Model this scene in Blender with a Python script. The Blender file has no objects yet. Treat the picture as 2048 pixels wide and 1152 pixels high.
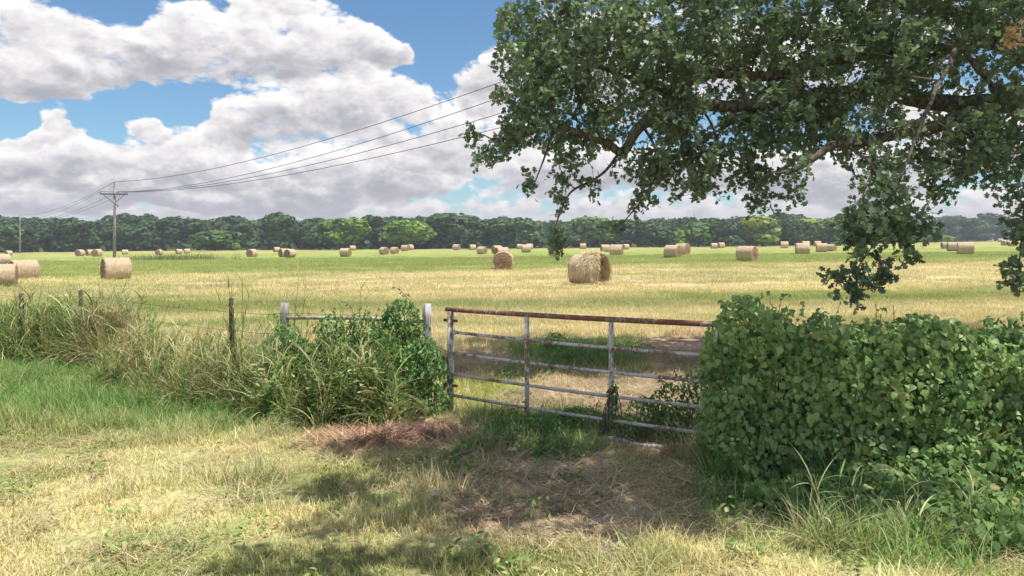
import bpy, math, random
import numpy as np
from mathutils import Vector, Matrix, Euler, noise as mn

random.seed(7)
rng = np.random.default_rng(7)
S = bpy.context.scene
R = math.radians

# ------------------------------------------------------------------ camera
F, CX, HY, H = 1480.0, 1024.0, 484.0, 2.1        # focal length in photo pixels, horizon row, eye height
cam_d = bpy.data.cameras.new('camera')
cam_d.sensor_width = 36.0
cam_d.lens = 36.0 * F / 2048.0
cam_d.shift_y = -(576.0 - HY) / 2048.0
cam_d.clip_start = 0.1
cam_d.clip_end = 6000
cam = bpy.data.objects.new('camera', cam_d)
S.collection.objects.link(cam)
cam.location = (0, 0, H)
cam.rotation_euler = (R(90), 0, 0)
S.camera = cam

# ------------------------------------------------------------------ sun, exposure
SUN = Vector((0.32, -0.16, 0.935)).normalized()      # towards the sun
sun_d = bpy.data.lights.new('sun', 'SUN')
sun_d.energy = 4.0
sun_d.angle = R(0.5)
sun_d.color = (1.0, 0.955, 0.88)
sun = bpy.data.objects.new('sun', sun_d)
S.collection.objects.link(sun)
sun.rotation_euler = SUN.to_track_quat('Z', 'Y').to_euler()
S.view_settings.view_transform = 'Standard'
S.view_settings.look = 'None'
S.view_settings.gamma = 1.0
S.view_settings.use_curve_mapping = False
S.view_settings.exposure = 0.70
S.cycles.use_denoising = True
S.cycles.max_bounces = 6
S.cycles.diffuse_bounces = 3
S.cycles.glossy_bounces = 2
S.cycles.transmission_bounces = 4
S.cycles.transparent_max_bounces = 8
S.cycles.volume_bounces = 0

# ------------------------------------------------------------------ node helper
class NT:
    def __init__(s, nt): s.nt = nt
    def n(s, t, **k):
        n = s.nt.nodes.new(t)
        for a, v in k.items(): setattr(n, a, v)
        return n
    def l(s, a, b): s.nt.links.new(a, b)
    def put(s, sock, v):
        if isinstance(v, bpy.types.NodeSocket): s.l(v, sock)
        else: sock.default_value = v
    def m(s, op, a, b=None, c=None, clamp=False):
        n = s.n('ShaderNodeMath', operation=op); n.use_clamp = clamp
        s.put(n.inputs[0], a)
        if b is not None: s.put(n.inputs[1], b)
        if c is not None: s.put(n.inputs[2], c)
        return n.outputs[0]
    def v(s, op, a, b=None):
        n = s.n('ShaderNodeVectorMath', operation=op)
        s.put(n.inputs[0], a)
        if b is not None:
            if op == 'SCALE': s.put(n.inputs['Scale'], b)
            else: s.put(n.inputs[1], b)
        return n.outputs[0]
    def mr(s, x, a, b, c=0.0, d=1.0, smooth=True):
        n = s.n('ShaderNodeMapRange')
        if smooth: n.interpolation_type = 'SMOOTHSTEP'
        s.put(n.inputs[0], x); s.put(n.inputs[1], a); s.put(n.inputs[2], b); s.put(n.inputs[3], c); s.put(n.inputs[4], d)
        return n.outputs[0]
    def mix(s, f, a, b, blend='MIX'):
        n = s.n('ShaderNodeMix', data_type='RGBA', blend_type=blend)
        s.put(n.inputs[0], f)
        for i, v in ((6, a), (7, b)):
            if not isinstance(v, bpy.types.NodeSocket) and len(v) == 3: v = (*v, 1)
            s.put(n.inputs[i], v)
        return n.outputs[2]
    def noise(s, vec, scale, detail=4, rough=0.5, dist=0.0):
        n = s.n('ShaderNodeTexNoise')
        if vec is not None: s.l(vec, n.inputs['Vector'])
        n.inputs['Scale'].default_value = scale; n.inputs['Detail'].default_value = detail
        n.inputs['Roughness'].default_value = rough; n.inputs['Distortion'].default_value = dist
        return n.outputs['Fac']

# ------------------------------------------------------------------ world: sky with cumulus
world = bpy.data.worlds.new('World'); S.world = world
world.use_nodes = True
wt = NT(world.node_tree)
for n in list(world.node_tree.nodes): world.node_tree.nodes.remove(n)

def cloud_detail(t, vec, det):
    """billowing detail; t = node helper, vec = direction stretched so that clouds are flatter than wide"""
    n1 = t.noise(vec, 13.0, det, 0.66, 0.25)
    vo = t.n('ShaderNodeTexVoronoi'); vo.feature = 'F1'; t.l(vec, vo.inputs['Vector'])
    vo.inputs['Scale'].default_value = 30.0; vo.inputs['Detail'].default_value = 2.0; vo.inputs['Roughness'].default_value = 0.55
    puff = t.m('SUBTRACT', 0.40, vo.outputs['Distance'])
    return t.m('MULTIPLY_ADD', n1, 4.3, t.m('MULTIPLY_ADD', puff, 0.9, -2.15))
tc = wt.n('ShaderNodeTexCoord'); dirv = tc.outputs['Generated']
sep = wt.n('ShaderNodeSeparateXYZ'); wt.l(dirv, sep.inputs[0]); X, Y, elz = sep.outputs
az = wt.m('ARCTAN2', X, Y)
el = wt.m('DIVIDE', elz, wt.m('MAXIMUM', wt.m('SQRT', wt.m('MULTIPLY_ADD', X, X, wt.m('MULTIPLY', Y, Y))), 0.02))
# the cumulus seen in the photograph: px, py, rx, ry
blobs = [(170, 120, 190, 80), (330, 95, 190, 100), (470, 80, 170, 110), (120, 140, 150, 60), (640, 100, 200, 85), (770, 95, 80, 60), (30, 40, 190, 75), (560, 15, 120, 45),
         (600, 225, 190, 85), (480, 240, 80, 60), (720, 205, 130, 70), (950, 165, 110, 70), (860, 270, 250, 95),
         (160, 228, 62, 40), (140, 262, 80, 26), (276, 255, 38, 26), (300, 275, 40, 18), (60, 262, 60, 20), (120, 305, 140, 62), (380, 305, 180, 72), (0, 305, 110, 62), (240, 330, 160, 50), (640, 350, 330, 70), (230, 385, 330, 45),
         (1250, 130, 330, 170), (1700, 90, 380, 150), (1200, 340, 330, 70), (1650, 330, 350, 80), (1950, 250, 250, 110)]
wn = wt.n('ShaderNodeTexNoise'); wt.l(dirv, wn.inputs['Vector'])
wn.inputs['Scale'].default_value = 5.5; wn.inputs['Detail'].default_value = 3.0; wn.inputs['Roughness'].default_value = 0.55
ws = wt.n('ShaderNodeSeparateXYZ'); wt.l(wn.outputs['Color'], ws.inputs[0])
el0 = el
azb = wt.m('ADD', az, wt.m('MULTIPLY_ADD', ws.outputs[0], 0.20, -0.10)); elb = wt.m('ADD', el, wt.m('MULTIPLY_ADD', ws.outputs[1], 0.13, -0.065))
W0 = W1 = None
for (px, py, rx, ry) in blobs:
    u = math.atan((px - 1024.0) / F); cu = math.cos(u)
    kx = 1.0 / (rx / F * cu * cu); ky = 1.0 / (ry / F * cu)
    a_ = wt.m('MULTIPLY_ADD', azb, kx, -u*kx)
    b_ = wt.m('MULTIPLY_ADD', elb, ky, -(HY - py) / F * cu * ky)
    w_ = wt.m('SUBTRACT', 1.0, wt.m('MULTIPLY_ADD', a_, a_, wt.m('MULTIPLY', b_, b_)), clamp=True)
    W0 = w_ if W0 is None else wt.m('ADD', W0, w_)
    W1 = wt.m('MULTIPLY', w_, b_) if W1 is None else wt.m('MULTIPLY_ADD', w_, b_, W1)
blob = wt.m('MULTIPLY_ADD', wt.m('MINIMUM', W0, 1.0), 2.1, -0.75)
side = wt.m('DIVIDE', W1, wt.m('ADD', W0, 0.12))          # +1 towards a cloud's top, -1 towards its base
nv = wt.v('MULTIPLY', dirv, (1.0, 1.0, 1.75))
wide = wt.noise(nv, 3.1, 1, 0.5)
rest = wt.m('MULTIPLY_ADD', wide, 5.0, -2.0)
w = wt.m('MULTIPLY', wt.mr(wt.m('ABSOLUTE', az), 0.62, 0.85, 1.0, 0.0), wt.mr(el, 0.33, 0.50, 1.0, 0.0))
base = wt.m('ADD', wt.m('MULTIPLY', blob, w), wt.m('MULTIPLY', rest, wt.m('SUBTRACT', 1.0, w)))
base = wt.m('ADD', base, wt.mr(el, 0.02, 0.12, 1.9, 0.0))
N0 = cloud_detail(wt, nv, 9)
N1 = cloud_detail(wt, wt.v('ADD', nv, (0.006, 0.0, 0.018)), 5)
D0 = wt.m('ADD', base, N0)
mask = wt.mr(D0, -0.32, 0.42)
shade = wt.m('MULTIPLY_ADD', wt.m('SUBTRACT', N0, N1), 0.34, wt.m('MULTIPLY', side, 0.72))
shade = wt.m('ADD', shade, wt.m('MULTIPLY_ADD', wt.m('MINIMUM', wt.m('MAXIMUM', D0, 0.0), 1.35), -0.24, 0.17))
shade = wt.m('MULTIPLY', wt.mr(shade, -0.60, 0.50), wt.mr(elz, 0.0, 0.07, 0.62, 1.0))
K = 9.6                                             # cloud radiance before the background strength
cloud = wt.mix(shade, (0.435*K*.76, 0.435*K*.76, 0.485*K*.76), (0.95*K*.86, 0.915*K*.86, 0.905*K*.86))
sky = wt.n('ShaderNodeTexSky'); sky.sky_type = 'NISHITA'; sky.sun_disc = False
sky.sun_elevation = math.asin(SUN.z); sky.sun_rotation = math.atan2(SUN.x, SUN.y)
sky.altitude = 200; sky.air_density = 1.0; sky.dust_density = 0.6; sky.ozone_density = 2.5
skyc = wt.v('MULTIPLY', sky.outputs[0], (0.68, 0.88, 0.96))
full = wt.mix(mask, skyc, cloud)
# grey-lavender air along the horizon
hz = wt.mr(elz, 0.0, 0.07, 0.60, 0.0)
full = wt.mix(hz, full, (0.50*K*.85, 0.49*K*.85, 0.56*K*.85))
bg = wt.n('ShaderNodeBackground'); wt.l(full, bg.inputs[0]); bg.inputs[1].default_value = 0.088
wo = wt.n('ShaderNodeOutputWorld'); wt.l(bg.outputs[0], wo.inputs[0])
world.cycles.sampling_method = 'NONE'

# ------------------------------------------------------------------ coordinates
def ridge(x, y):
    return (0.5*np.sin(x*0.021 + 1.0)*np.sin(y*0.017) + 0.25*np.sin(x*0.05+2)*np.cos(y*0.043))
def gz(x, y):
    x = np.asarray(x, float); y = np.asarray(y, float)
    near = np.clip((np.hypot(x, y) - 14) / 40, 0, 1)
    z = 0.009*np.clip(x, -400, 400) + 0.28*near*ridge(x, y)
    z = z + 0.018*np.sin(x*1.3+0.4)*np.cos(y*1.1) + 0.012*np.sin(x*2.9+y*1.7)
    return z
def W(px, py, d): return Vector(((px-CX)/F*d, d, H - (py-HY)/F*d))
def G(px, py):
    d = 2.1*F/max((py-HY) + 0.009*(px-CX), 4.0)
    for _ in range(6):
        x = (px-CX)/F*d
        d = max(3.0, min(700.0, 0.5*d + 0.5*(H-float(gz(x, d)))*F/max(py-HY, 1.0))) if py-HY > 3 else d
    x = (px-CX)/F*d
    return Vector((x, d, float(gz(x, d))))
def to_px(x, y):
    y = np.maximum(y, 0.3)
    return CX + F*x/y, HY + F*(H-gz(x, y))/y

# ------------------------------------------------------------------ tagging and linking
COL = S.collection
def tag(o, label=None, cat=None, group=None, kind=None):
    if label: o['label'] = label
    if cat: o['category'] = cat
    if group: o['group'] = group
    if kind: o['kind'] = kind
    return o
def empty(name, loc, rz=0.0, label=None, cat=None, group=None):
    o = bpy.data.objects.new(name, None); COL.objects.link(o)
    o.location = loc; o.rotation_euler = (0, 0, rz); o.empty_display_size = 0.2
    return tag(o, label, cat, group)
def link(name, mesh, parent=None, loc=None):
    o = bpy.data.objects.new(name, mesh); COL.objects.link(o)
    if parent is not None: o.parent = parent
    if loc is not None: o.location = loc
    return o

# ------------------------------------------------------------------ mesh building
class Acc:
    """collects quads/triangles and a per-vertex random value into one mesh"""
    def __init__(s): s.V=[]; s.Q=[]; s.T=[]; s.A=[]; s.n=0
    def add(s, V, Q=None, T=None, a=0.5):
        V = np.asarray(V, float).reshape(-1, 3)
        if Q is not None and len(Q): s.Q.append(np.asarray(Q, int) + s.n)
        if T is not None and len(T): s.T.append(np.asarray(T, int) + s.n)
        s.V.append(V); s.A.append(np.full(len(V), a) if np.isscalar(a) else np.asarray(a)); s.n += len(V)
    def mesh(s, name, mat, smooth=True, origin=None):
        V = np.concatenate(s.V)
        if origin is not None: V = V - np.array(origin)
        return mk_mesh(name, V, np.concatenate(s.Q) if s.Q else None, np.concatenate(s.T) if s.T else None, mat, np.concatenate(s.A), smooth)
def mk_mesh(name, V, Q, T, mat, bv=None, smooth=True):
    me = bpy.data.meshes.new(name)
    nq = 0 if Q is None else len(Q); nt = 0 if T is None else len(T)
    loops = np.concatenate([x.ravel() for x in (Q, T) if x is not None and len(x)]).astype(np.int32)
    starts = np.concatenate([np.arange(nq)*4, nq*4 + np.arange(nt)*3]).astype(np.int32)
    me.vertices.add(len(V)); me.vertices.foreach_set('co', np.ascontiguousarray(V, np.float32).ravel())
    me.loops.add(len(loops)); me.loops.foreach_set('vertex_index', loops)
    me.polygons.add(nq+nt); me.polygons.foreach_set('loop_start', starts)
    me.update(calc_edges=True)
    me.polygons.foreach_set('use_smooth', np.full(nq+nt, smooth))
    if bv is not None:
        at = me.attributes.new('bv', 'FLOAT', 'POINT'); at.data.foreach_set('value', np.asarray(bv, np.float32))
    if mat is not None: me.materials.append(mat)
    me.validate()
    return me
def frame(d):
    d = np.asarray(d, float); d = d/ (np.linalg.norm(d)+1e-9)
    a = np.array([0,0,1.0]) if abs(d[2]) < 0.9 else np.array([1.0,0,0])
    u = np.cross(a, d); u /= np.linalg.norm(u); v = np.cross(d, u)
    return u, v
def tube(acc, pts, rad, n=8, a=0.5, cap=True, rough=0.0):
    pts = np.asarray([tuple(p) for p in pts], float); k = len(pts)
    rad = np.full(k, rad) if np.isscalar(rad) else np.asarray(rad, float)
    V = []; u0 = None
    for i in range(k):
        d = pts[min(i+1, k-1)] - pts[max(i-1, 0)]
        if u0 is None: u, v = frame(d)
        else:
            dn = d/(np.linalg.norm(d)+1e-9); u = u0 - dn*np.dot(u0, dn); u /= (np.linalg.norm(u)+1e-9); v = np.cross(dn, u)
        u0 = u
        ang = np.arange(n)*2*math.pi/n
        rr = rad[i]*(1+rough*(rng.random(n)-0.5)) if rough else rad[i]*np.ones(n)
        V.append(pts[i] + np.outer(np.cos(ang)*rr, u) + np.outer(np.sin(ang)*rr, v))
    V = np.concatenate(V)
    i = np.arange(n); Q = []
    for j in range(k-1):
        Q.append(np.stack([j*n+i, j*n+(i+1)%n, (j+1)*n+(i+1)%n, (j+1)*n+i], 1))
    Q = np.concatenate(Q); T = None
    if cap:
        V = np.concatenate([V, pts[:1], pts[-1:]])
        T = np.concatenate([np.stack([np.full(n, k*n), (i+1)%n, i], 1), np.stack([np.full(n, k*n+1), (k-1)*n+i, (k-1)*n+(i+1)%n], 1)])
    acc.add(V, Q, T, a)
def box(acc, c, s, rz=0.0, a=0.5):
    V = np.array([[x,y,z] for x in (-.5,.5) for y in (-.5,.5) for z in (-.5,.5)])*np.array(s)
    cr, sr = math.cos(rz), math.sin(rz)
    V = V @ np.array([[cr, sr, 0], [-sr, cr, 0], [0,0,1]]) + np.array(c)
    acc.add(V, [[0,1,3,2],[4,6,7,5],[0,4,5,1],[2,3,7,6],[0,2,6,4],[1,5,7,3]], None, a)
def smooth_path(ctrl, n=8):
    P = [Vector(p) for p in ctrl]; out = []
    for i in range(len(P)-1):
        p0, p1, p2, p3 = P[max(i-1,0)], P[i], P[i+1], P[min(i+2, len(P)-1)]
        for k in range(n):
            t = k/n
            out.append(0.5*((2*p1)+(p2-p0)*t+(2*p0-5*p1+4*p2-p3)*t*t+(3*p1-p0-3*p2+p3)*t**3))
    out.append(P[-1]); return out

def leaf_tpl(prof, fold=0.12, curl=0.18):
    """lobed leaf along +Y, normal +Z; prof = (y, half width)"""
    n = len(prof); y = np.array([p[0] for p in prof]); w = np.array([p[1] for p in prof])
    zc = -curl*y*y
    mid = np.stack([0*y, y, zc], 1); L = np.stack([-w, y+0.02, zc+fold*w], 1); Rr = np.stack([w, y+0.02, zc+fold*w], 1)
    i = np.arange(n-1)
    Q = np.concatenate([np.stack([i, i+1, n+i+1, n+i], 1), np.stack([i, 2*n+i, 2*n+i+1, i+1], 1)])
    return np.concatenate([mid, L, Rr]), Q
HEART = leaf_tpl([(-.10,.10),(-.08,.30),(.08,.46),(.28,.47),(.5,.36),(.75,.16),(1.0,.0)], 0.22, 0.22)
OVAL = leaf_tpl([(0,.0),(.15,.16),(.4,.25),(.7,.19),(1.0,0)], 0.25, 0.25)
OAK = leaf_tpl([(0,.015),(.14,.05),(.24,.17),(.32,.08),(.42,.34),(.56,.40),(.62,.15),(.72,.30),(.86,.24),(.93,.10),(1.0,.04)], 0.18, 0.15)
def basis(normal, tip):
    """rotation matrices (N,3,3) with columns x, tip, normal"""
    nrm = normal/np.linalg.norm(normal, axis=1, keepdims=True)
    t = tip - nrm*np.sum(tip*nrm, 1, keepdims=True); t /= (np.linalg.norm(t, axis=1, keepdims=True)+1e-9)
    x = np.cross(t, nrm)
    return np.stack([x, t, nrm], 2)
def leaves(acc, tpl, P, normal, tip, size, bv):
    V0, Q0 = tpl; B = basis(normal, tip)
    V = np.einsum('nij,kj->nki', B, V0)*size[:, None, None] + P[:, None, :]
    Q = (np.arange(len(P))*len(V0))[:, None, None] + Q0[None]
    acc.add(V.reshape(-1, 3), Q.reshape(-1, 4), None, np.repeat(bv, len(V0)))
def rdir(n, up=0.0):
    v = rng.normal(size=(n, 3)); v[:, 2] += up
    return v/np.linalg.norm(v, axis=1, keepdims=True)
def blades(acc, P, head, length, width, lean, bend, bv, seg=4):
    """grass blades: P (n,3) base, head = heading angle, lean = start tilt from vertical, bend = extra tilt to the tip"""
    n = len(P); t = np.linspace(0, 1, seg+1)
    pos = np.zeros((n, seg+1, 3)); cur = P.copy(); pos[:, 0] = cur
    for k in range(seg):
        th = lean + bend*(t[k]+0.5/seg)
        st = (length/seg)
        cur = cur + np.stack([np.cos(head)*np.sin(th)*st, np.sin(head)*np.sin(th)*st, np.cos(th)*st], 1)
        pos[:, k+1] = cur
    side = np.stack([-np.sin(head), np.cos(head), np.zeros(n)], 1)
    tw = rng.normal(size=n)*0.5; side = side*np.cos(tw)[:, None] + np.stack([np.cos(head), np.sin(head), 0*head], 1)*np.sin(tw)[:, None]
    prof = np.clip(1-t**2.2, 0.04, 1)*np.where(t == 0, 0.6, 1)
    wv = (width[:, None]*prof[None])[:, :, None]*0.5
    L = pos - side[:, None]*wv; Rr = pos + side[:, None]*wv
    V = np.stack([L, Rr], 2).reshape(n, -1, 3)
    k = np.arange(seg)
    Q0 = np.stack([2*k, 2*k+1, 2*k+3, 2*k+2], 1)
    Q = (np.arange(n)*(2*(seg+1)))[:, None, None] + Q0[None]
    acc.add(V.reshape(-1, 3), Q.reshape(-1, 4), None, np.repeat(bv, 2*(seg+1)))

# ------------------------------------------------------------------ materials
def newmat(name):
    m = bpy.data.materials.new(name); m.use_nodes = True
    nt = NT(m.node_tree)
    for n in list(m.node_tree.nodes): m.node_tree.nodes.remove(n)
    out = nt.n('ShaderNodeOutputMaterial')
    return m, nt, out
def bsdf(t, out, col, rough=0.8, spec=0.3, bump=None, bstr=0.3, bdist=0.01):
    p = t.n('ShaderNodeBsdfPrincipled')
    t.put(p.inputs['Base Color'], col if isinstance(col, bpy.types.NodeSocket) else (*col, 1))
    t.put(p.inputs['Roughness'], rough); p.inputs['Specular IOR Level'].default_value = spec
    if bump is not None:
        b = t.n('ShaderNodeBump'); b.inputs['Strength'].default_value = bstr; b.inputs['Distance'].default_value = bdist
        t.l(bump, b.inputs['Height']); t.l(b.outputs[0], p.inputs['Normal'])
    if out is not None: t.l(p.outputs[0], out.inputs[0])
    return p
def attr(t, name, typ='GEOMETRY'):
    a = t.n('ShaderNodeAttribute'); a.attribute_type = typ; a.attribute_name = name; return a
def leafmat(name, dark, light, dead=None, trans=0.35, rough=0.45, spec=0.4, instcol=False, pdead=0.96, obj_rand=False):
    m, t, out = newmat(name)
    bv = attr(t, 'bv').outputs['Fac']
    if obj_rand:
        oi = t.n('ShaderNodeObjectInfo'); bv = t.m('FRACT', t.m('ADD', bv, oi.outputs['Random']))
    c = t.mix(bv, dark, light)
    if instcol:
        g = attr(t, 'gcol', 'INSTANCER').outputs['Color']
        c = t.mix(1.0, g, t.mix(bv, (0.62, 0.62, 0.62), (1.30, 1.30, 1.30)), 'MULTIPLY')
    if dead is not None:
        r2 = t.m('FRACT', t.m('MULTIPLY', bv, 37.7))
        c = t.mix(t.m('MULTIPLY', t.mr(r2, pdead-0.02, pdead+0.02), 0.85), c, dead)
    p = bsdf(t, None, c, rough, spec)
    tr = t.n('ShaderNodeBsdfTranslucent')
    tcol = t.mix(1.0, c, (1.10, 1.25, 0.75), 'MULTIPLY'); t.l(tcol, tr.inputs[0])
    mx = t.n('ShaderNodeMixShader'); mx.inputs[0].default_value = trans
    t.l(p.outputs[0], mx.inputs[1]); t.l(tr.outputs[0], mx.inputs[2]); t.l(mx.outputs[0], out.inputs[0])
    return m
M = {}
M['grass'] = leafmat('grass_blade', (0.1,0.1,0.1), (0.2,0.2,0.2), (0.50,0.40,0.22), 0.30, 0.65, 0.25, True, 0.80)
M['oakleaf'] = leafmat('oak_leaf', (0.092,0.138,0.088), (0.225,0.300,0.190), (0.30,0.18,0.08), 0.40, 0.45, 0.5, pdead=0.985)
M['deadleaf'] = leafmat('dead_oak_leaf', (0.42,0.25,0.17), (0.62,0.45,0.33), None, 0.25, 0.7, 0.2)
M['vineleaf'] = leafmat('vine_leaf', (0.120,0.215,0.068), (0.345,0.480,0.180), (0.36,0.33,0.13), 0.30, 0.5, 0.3, pdead=0.965)
M['vineleaf_obj'] = leafmat('vine_leaf_single', (0.120,0.215,0.068), (0.345,0.480,0.180), (0.36,0.33,0.13), 0.30, 0.5, 0.3, pdead=0.965, obj_rand=True)
M['smallvine'] = leafmat('creeper_leaf', (0.060,0.135,0.034), (0.165,0.310,0.085), (0.30,0.26,0.10), 0.30, 0.5, 0.4, pdead=0.97)
M['brightvine'] = leafmat('yellow_green_shrub_leaf', (0.08,0.16,0.035), (0.20,0.30,0.09), (0.35,0.30,0.12), 0.35, 0.5, 0.4, pdead=0.97)  # yellow-green leaves of the shrub behind the hedge
M['lowvine'] = leafmat('low_vine_leaf', (0.07,0.15,0.04), (0.20,0.31,0.10), (0.40,0.34,0.16), 0.35, 0.55, 0.3, pdead=0.96)
M['dryweed'] = leafmat('dry_weed', (0.12,0.085,0.05), (0.30,0.23,0.15), None, 0.2, 0.8, 0.15)
def treemat(name, dark, light):
    m, t, out = newmat(name)
    bv = attr(t, 'bv').outputs['Fac']
    oi = t.n('ShaderNodeObjectInfo')
    c = t.mix(bv, dark, light)
    c = t.mix(1.0, c, t.mix(oi.outputs['Random'], (0.78,0.82,0.85), (1.15,1.15,1.05)), 'MULTIPLY')
    p = bsdf(t, None, c, 0.7, 0.2)
    tr = t.n('ShaderNodeBsdfTranslucent'); t.l(c, tr.inputs[0])
    mx = t.n('ShaderNodeMixShader'); mx.inputs[0].default_value = 0.2
    t.l(p.outputs[0], mx.inputs[1]); t.l(tr.outputs[0], mx.inputs[2]); t.l(mx.outputs[0], out.inputs[0])
    return m
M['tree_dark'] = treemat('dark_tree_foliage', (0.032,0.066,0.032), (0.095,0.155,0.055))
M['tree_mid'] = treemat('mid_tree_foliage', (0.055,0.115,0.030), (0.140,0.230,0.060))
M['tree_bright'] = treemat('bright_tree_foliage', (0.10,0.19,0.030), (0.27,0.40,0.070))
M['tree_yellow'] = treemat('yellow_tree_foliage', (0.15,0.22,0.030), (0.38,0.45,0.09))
m, t, out = newmat('bark')
gp = t.n('ShaderNodeNewGeometry').outputs['Position']
b1 = t.noise(t.v('MULTIPLY', gp, (6, 6, 2)), 3.0, 8, 0.65)
c = t.mix(t.mr(b1, 0.35, 0.65), (0.055,0.045,0.036), (0.20,0.175,0.145))
bsdf(t, out, c, 0.9, 0.1, b1, 0.8, 0.03); M['bark'] = m
m, t, out = newmat('grey_twig_bark')
c = t.mix(attr(t, 'bv').outputs['Fac'], (0.07,0.06,0.05), (0.22,0.20,0.17)); bsdf(t, out, c, 0.85, 0.15); M['twig'] = m

# painted and rusted steel of the gate
def paint(name, white, rust, lo, hi, sc=24):
    m, t, out = newmat(name)
    tcd = t.n('ShaderNodeTexCoord').outputs['Object']
    a = t.noise(t.v('MULTIPLY', tcd, (1, 1, 0.55)), sc, 8, 0.68); b = t.noise(tcd, 55, 5, 0.6)
    big = t.noise(tcd, 3.2, 3, 0.5)
    k = t.mr(t.m('ADD', t.m('ADD', t.m('MULTIPLY', a, 0.45), t.m('MULTIPLY', b, 0.17)), t.m('MULTIPLY', big, 0.38)), lo, hi)
    rc = t.mix(b, tuple(x*0.55 for x in rust), tuple(min(1, x*1.5) for x in rust))
    wc = t.mix(t.noise(tcd, 6, 4, 0.6), tuple(x*0.72 for x in white), white)
    c = t.mix(k, wc, rc)
    bsdf(t, out, c, t.mr(k, 0, 1, 0.5, 0.9), 0.35, t.m('SUBTRACT', t.m('MULTIPLY', b, 0.4), k), 0.5, 0.004)
    return m
M['rust'] = paint('rusty_red_pipe', (0.46,0.38,0.36), (0.20,0.085,0.06), 0.38, 0.50)
M['flaky'] = paint('flaking_white_paint_on_rust', (0.66,0.63,0.62), (0.22,0.13,0.10), 0.475, 0.56)
M['flaky_dim'] = paint('worn_white_paint', (0.58,0.55,0.50), (0.20,0.13,0.09), 0.46, 0.60)
def wood(name, c1, c2, sc=1.0):
    m, t, out = newmat(name)
    tcd = t.n('ShaderNodeTexCoord').outputs['Object']
    a = t.noise(t.v('MULTIPLY', tcd, (22*sc, 22*sc, 2.2*sc)), 1.6, 7, 0.65)
    b = t.noise(tcd, 5, 5, 0.6)
    c = t.mix(t.mr(a, 0.34, 0.62), c1, c2)
    c = t.mix(t.mr(b, 0.5, 0.7, 0, 0.5), c, (0.10,0.085,0.07))
    bsdf(t, out, c, 0.88, 0.15, a, 0.8, 0.01); return m
M['whitewood'] = wood('weathered_white_post_wood', (0.20,0.18,0.18), (0.62,0.60,0.63))
M['greywood'] = wood('grey_weathered_wood', (0.14,0.12,0.105), (0.42,0.39,0.36))
M['darkwood'] = wood('dark_creosote_wood', (0.03,0.026,0.028), (0.12,0.10,0.09))
M['polewood'] = wood('utility_pole_wood', (0.17,0.155,0.145), (0.36,0.34,0.33), 0.3)
M['armwood'] = wood('crossarm_wood', (0.05,0.045,0.045), (0.11,0.10,0.10), 0.5)
m, t, out = newmat('dark_wire'); bsdf(t, out, (0.05,0.05,0.055), 0.5, 0.4); M['wire'] = m
m, t, out = newmat('rusty_wire'); bsdf(t, out, (0.14,0.085,0.06), 0.7, 0.3); M['fencewire'] = m
m, t, out = newmat('grey_porcelain'); bsdf(t, out, (0.25,0.24,0.24), 0.3, 0.5); M['porcelain'] = m
# hay
m, t, out = newmat('net_wrapped_hay')
tcd = t.n('ShaderNodeTexCoord').outputs['Object']; oi = t.n('ShaderNodeObjectInfo').outputs['Random']
a = t.noise(t.v('MULTIPLY', tcd, (14, 2.5, 2.5)), 2.2, 6, 0.65); b = t.noise(tcd, 22, 6, 0.7); g3 = t.noise(tcd, 1.6, 3, 0.5)
c = t.mix(t.mr(a, 0.3, 0.7), (0.40,0.29,0.18), (0.72,0.58,0.40))
c = t.mix(t.mr(b, 0.45, 0.68, 0, 0.5), c, (0.26,0.165,0.095))
c = t.mix(t.mr(g3, 0.4, 0.65, 0, 0.35), c, (0.52,0.47,0.38))
c = t.mix(t.m('MULTIPLY', oi, 0.4), c, (0.48,0.34,0.24))
bsdf(t, out, c, 0.9, 0.1, t.m('ADD', a, t.m('MULTIPLY', b, 0.7)), 0.9, 0.06); M['hay'] = m
m, t, out = newmat('rolled_hay_end')
tcd = t.n('ShaderNodeTexCoord').outputs['Object']
sx = t.n('ShaderNodeSeparateXYZ'); t.l(tcd, sx.inputs[0])
rr = t.m('SQRT', t.m('ADD', t.m('MULTIPLY', sx.outputs[1], sx.outputs[1]), t.m('MULTIPLY', sx.outputs[2], sx.outputs[2])))
th = t.m('ARCTAN2', sx.outputs[2], sx.outputs[1])
nz = t.noise(tcd, 5, 5, 0.7)
sp_ = t.m('SINE', t.m('ADD', t.m('ADD', t.m('MULTIPLY', rr, 52.0), th), t.m('MULTIPLY', nz, 16.0)))
fine = t.noise(tcd, 26, 6, 0.72)
k = t.m('ADD', t.m('MULTIPLY', sp_, 0.07), fine)
c = t.mix(t.mr(k, 0.25, 0.80), (0.17,0.095,0.055), (0.56,0.38,0.25))
bsdf(t, out, c, 0.95, 0.05, k, 1.0, 0.06); M['hayend'] = m
m, t, out = newmat('loose_straw')
c = t.mix(attr(t, 'bv').outputs['Fac'], (0.38,0.27,0.14), (0.80,0.68,0.46)); bsdf(t, out, c, 0.8, 0.15); M['straw'] = m
m, t, out = newmat('brown_straw')
c = t.mix(attr(t, 'bv').outputs['Fac'], (0.26,0.13,0.08), (0.74,0.50,0.36)); bsdf(t, out, c, 0.85, 0.1); M['brownstraw'] = m

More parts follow.
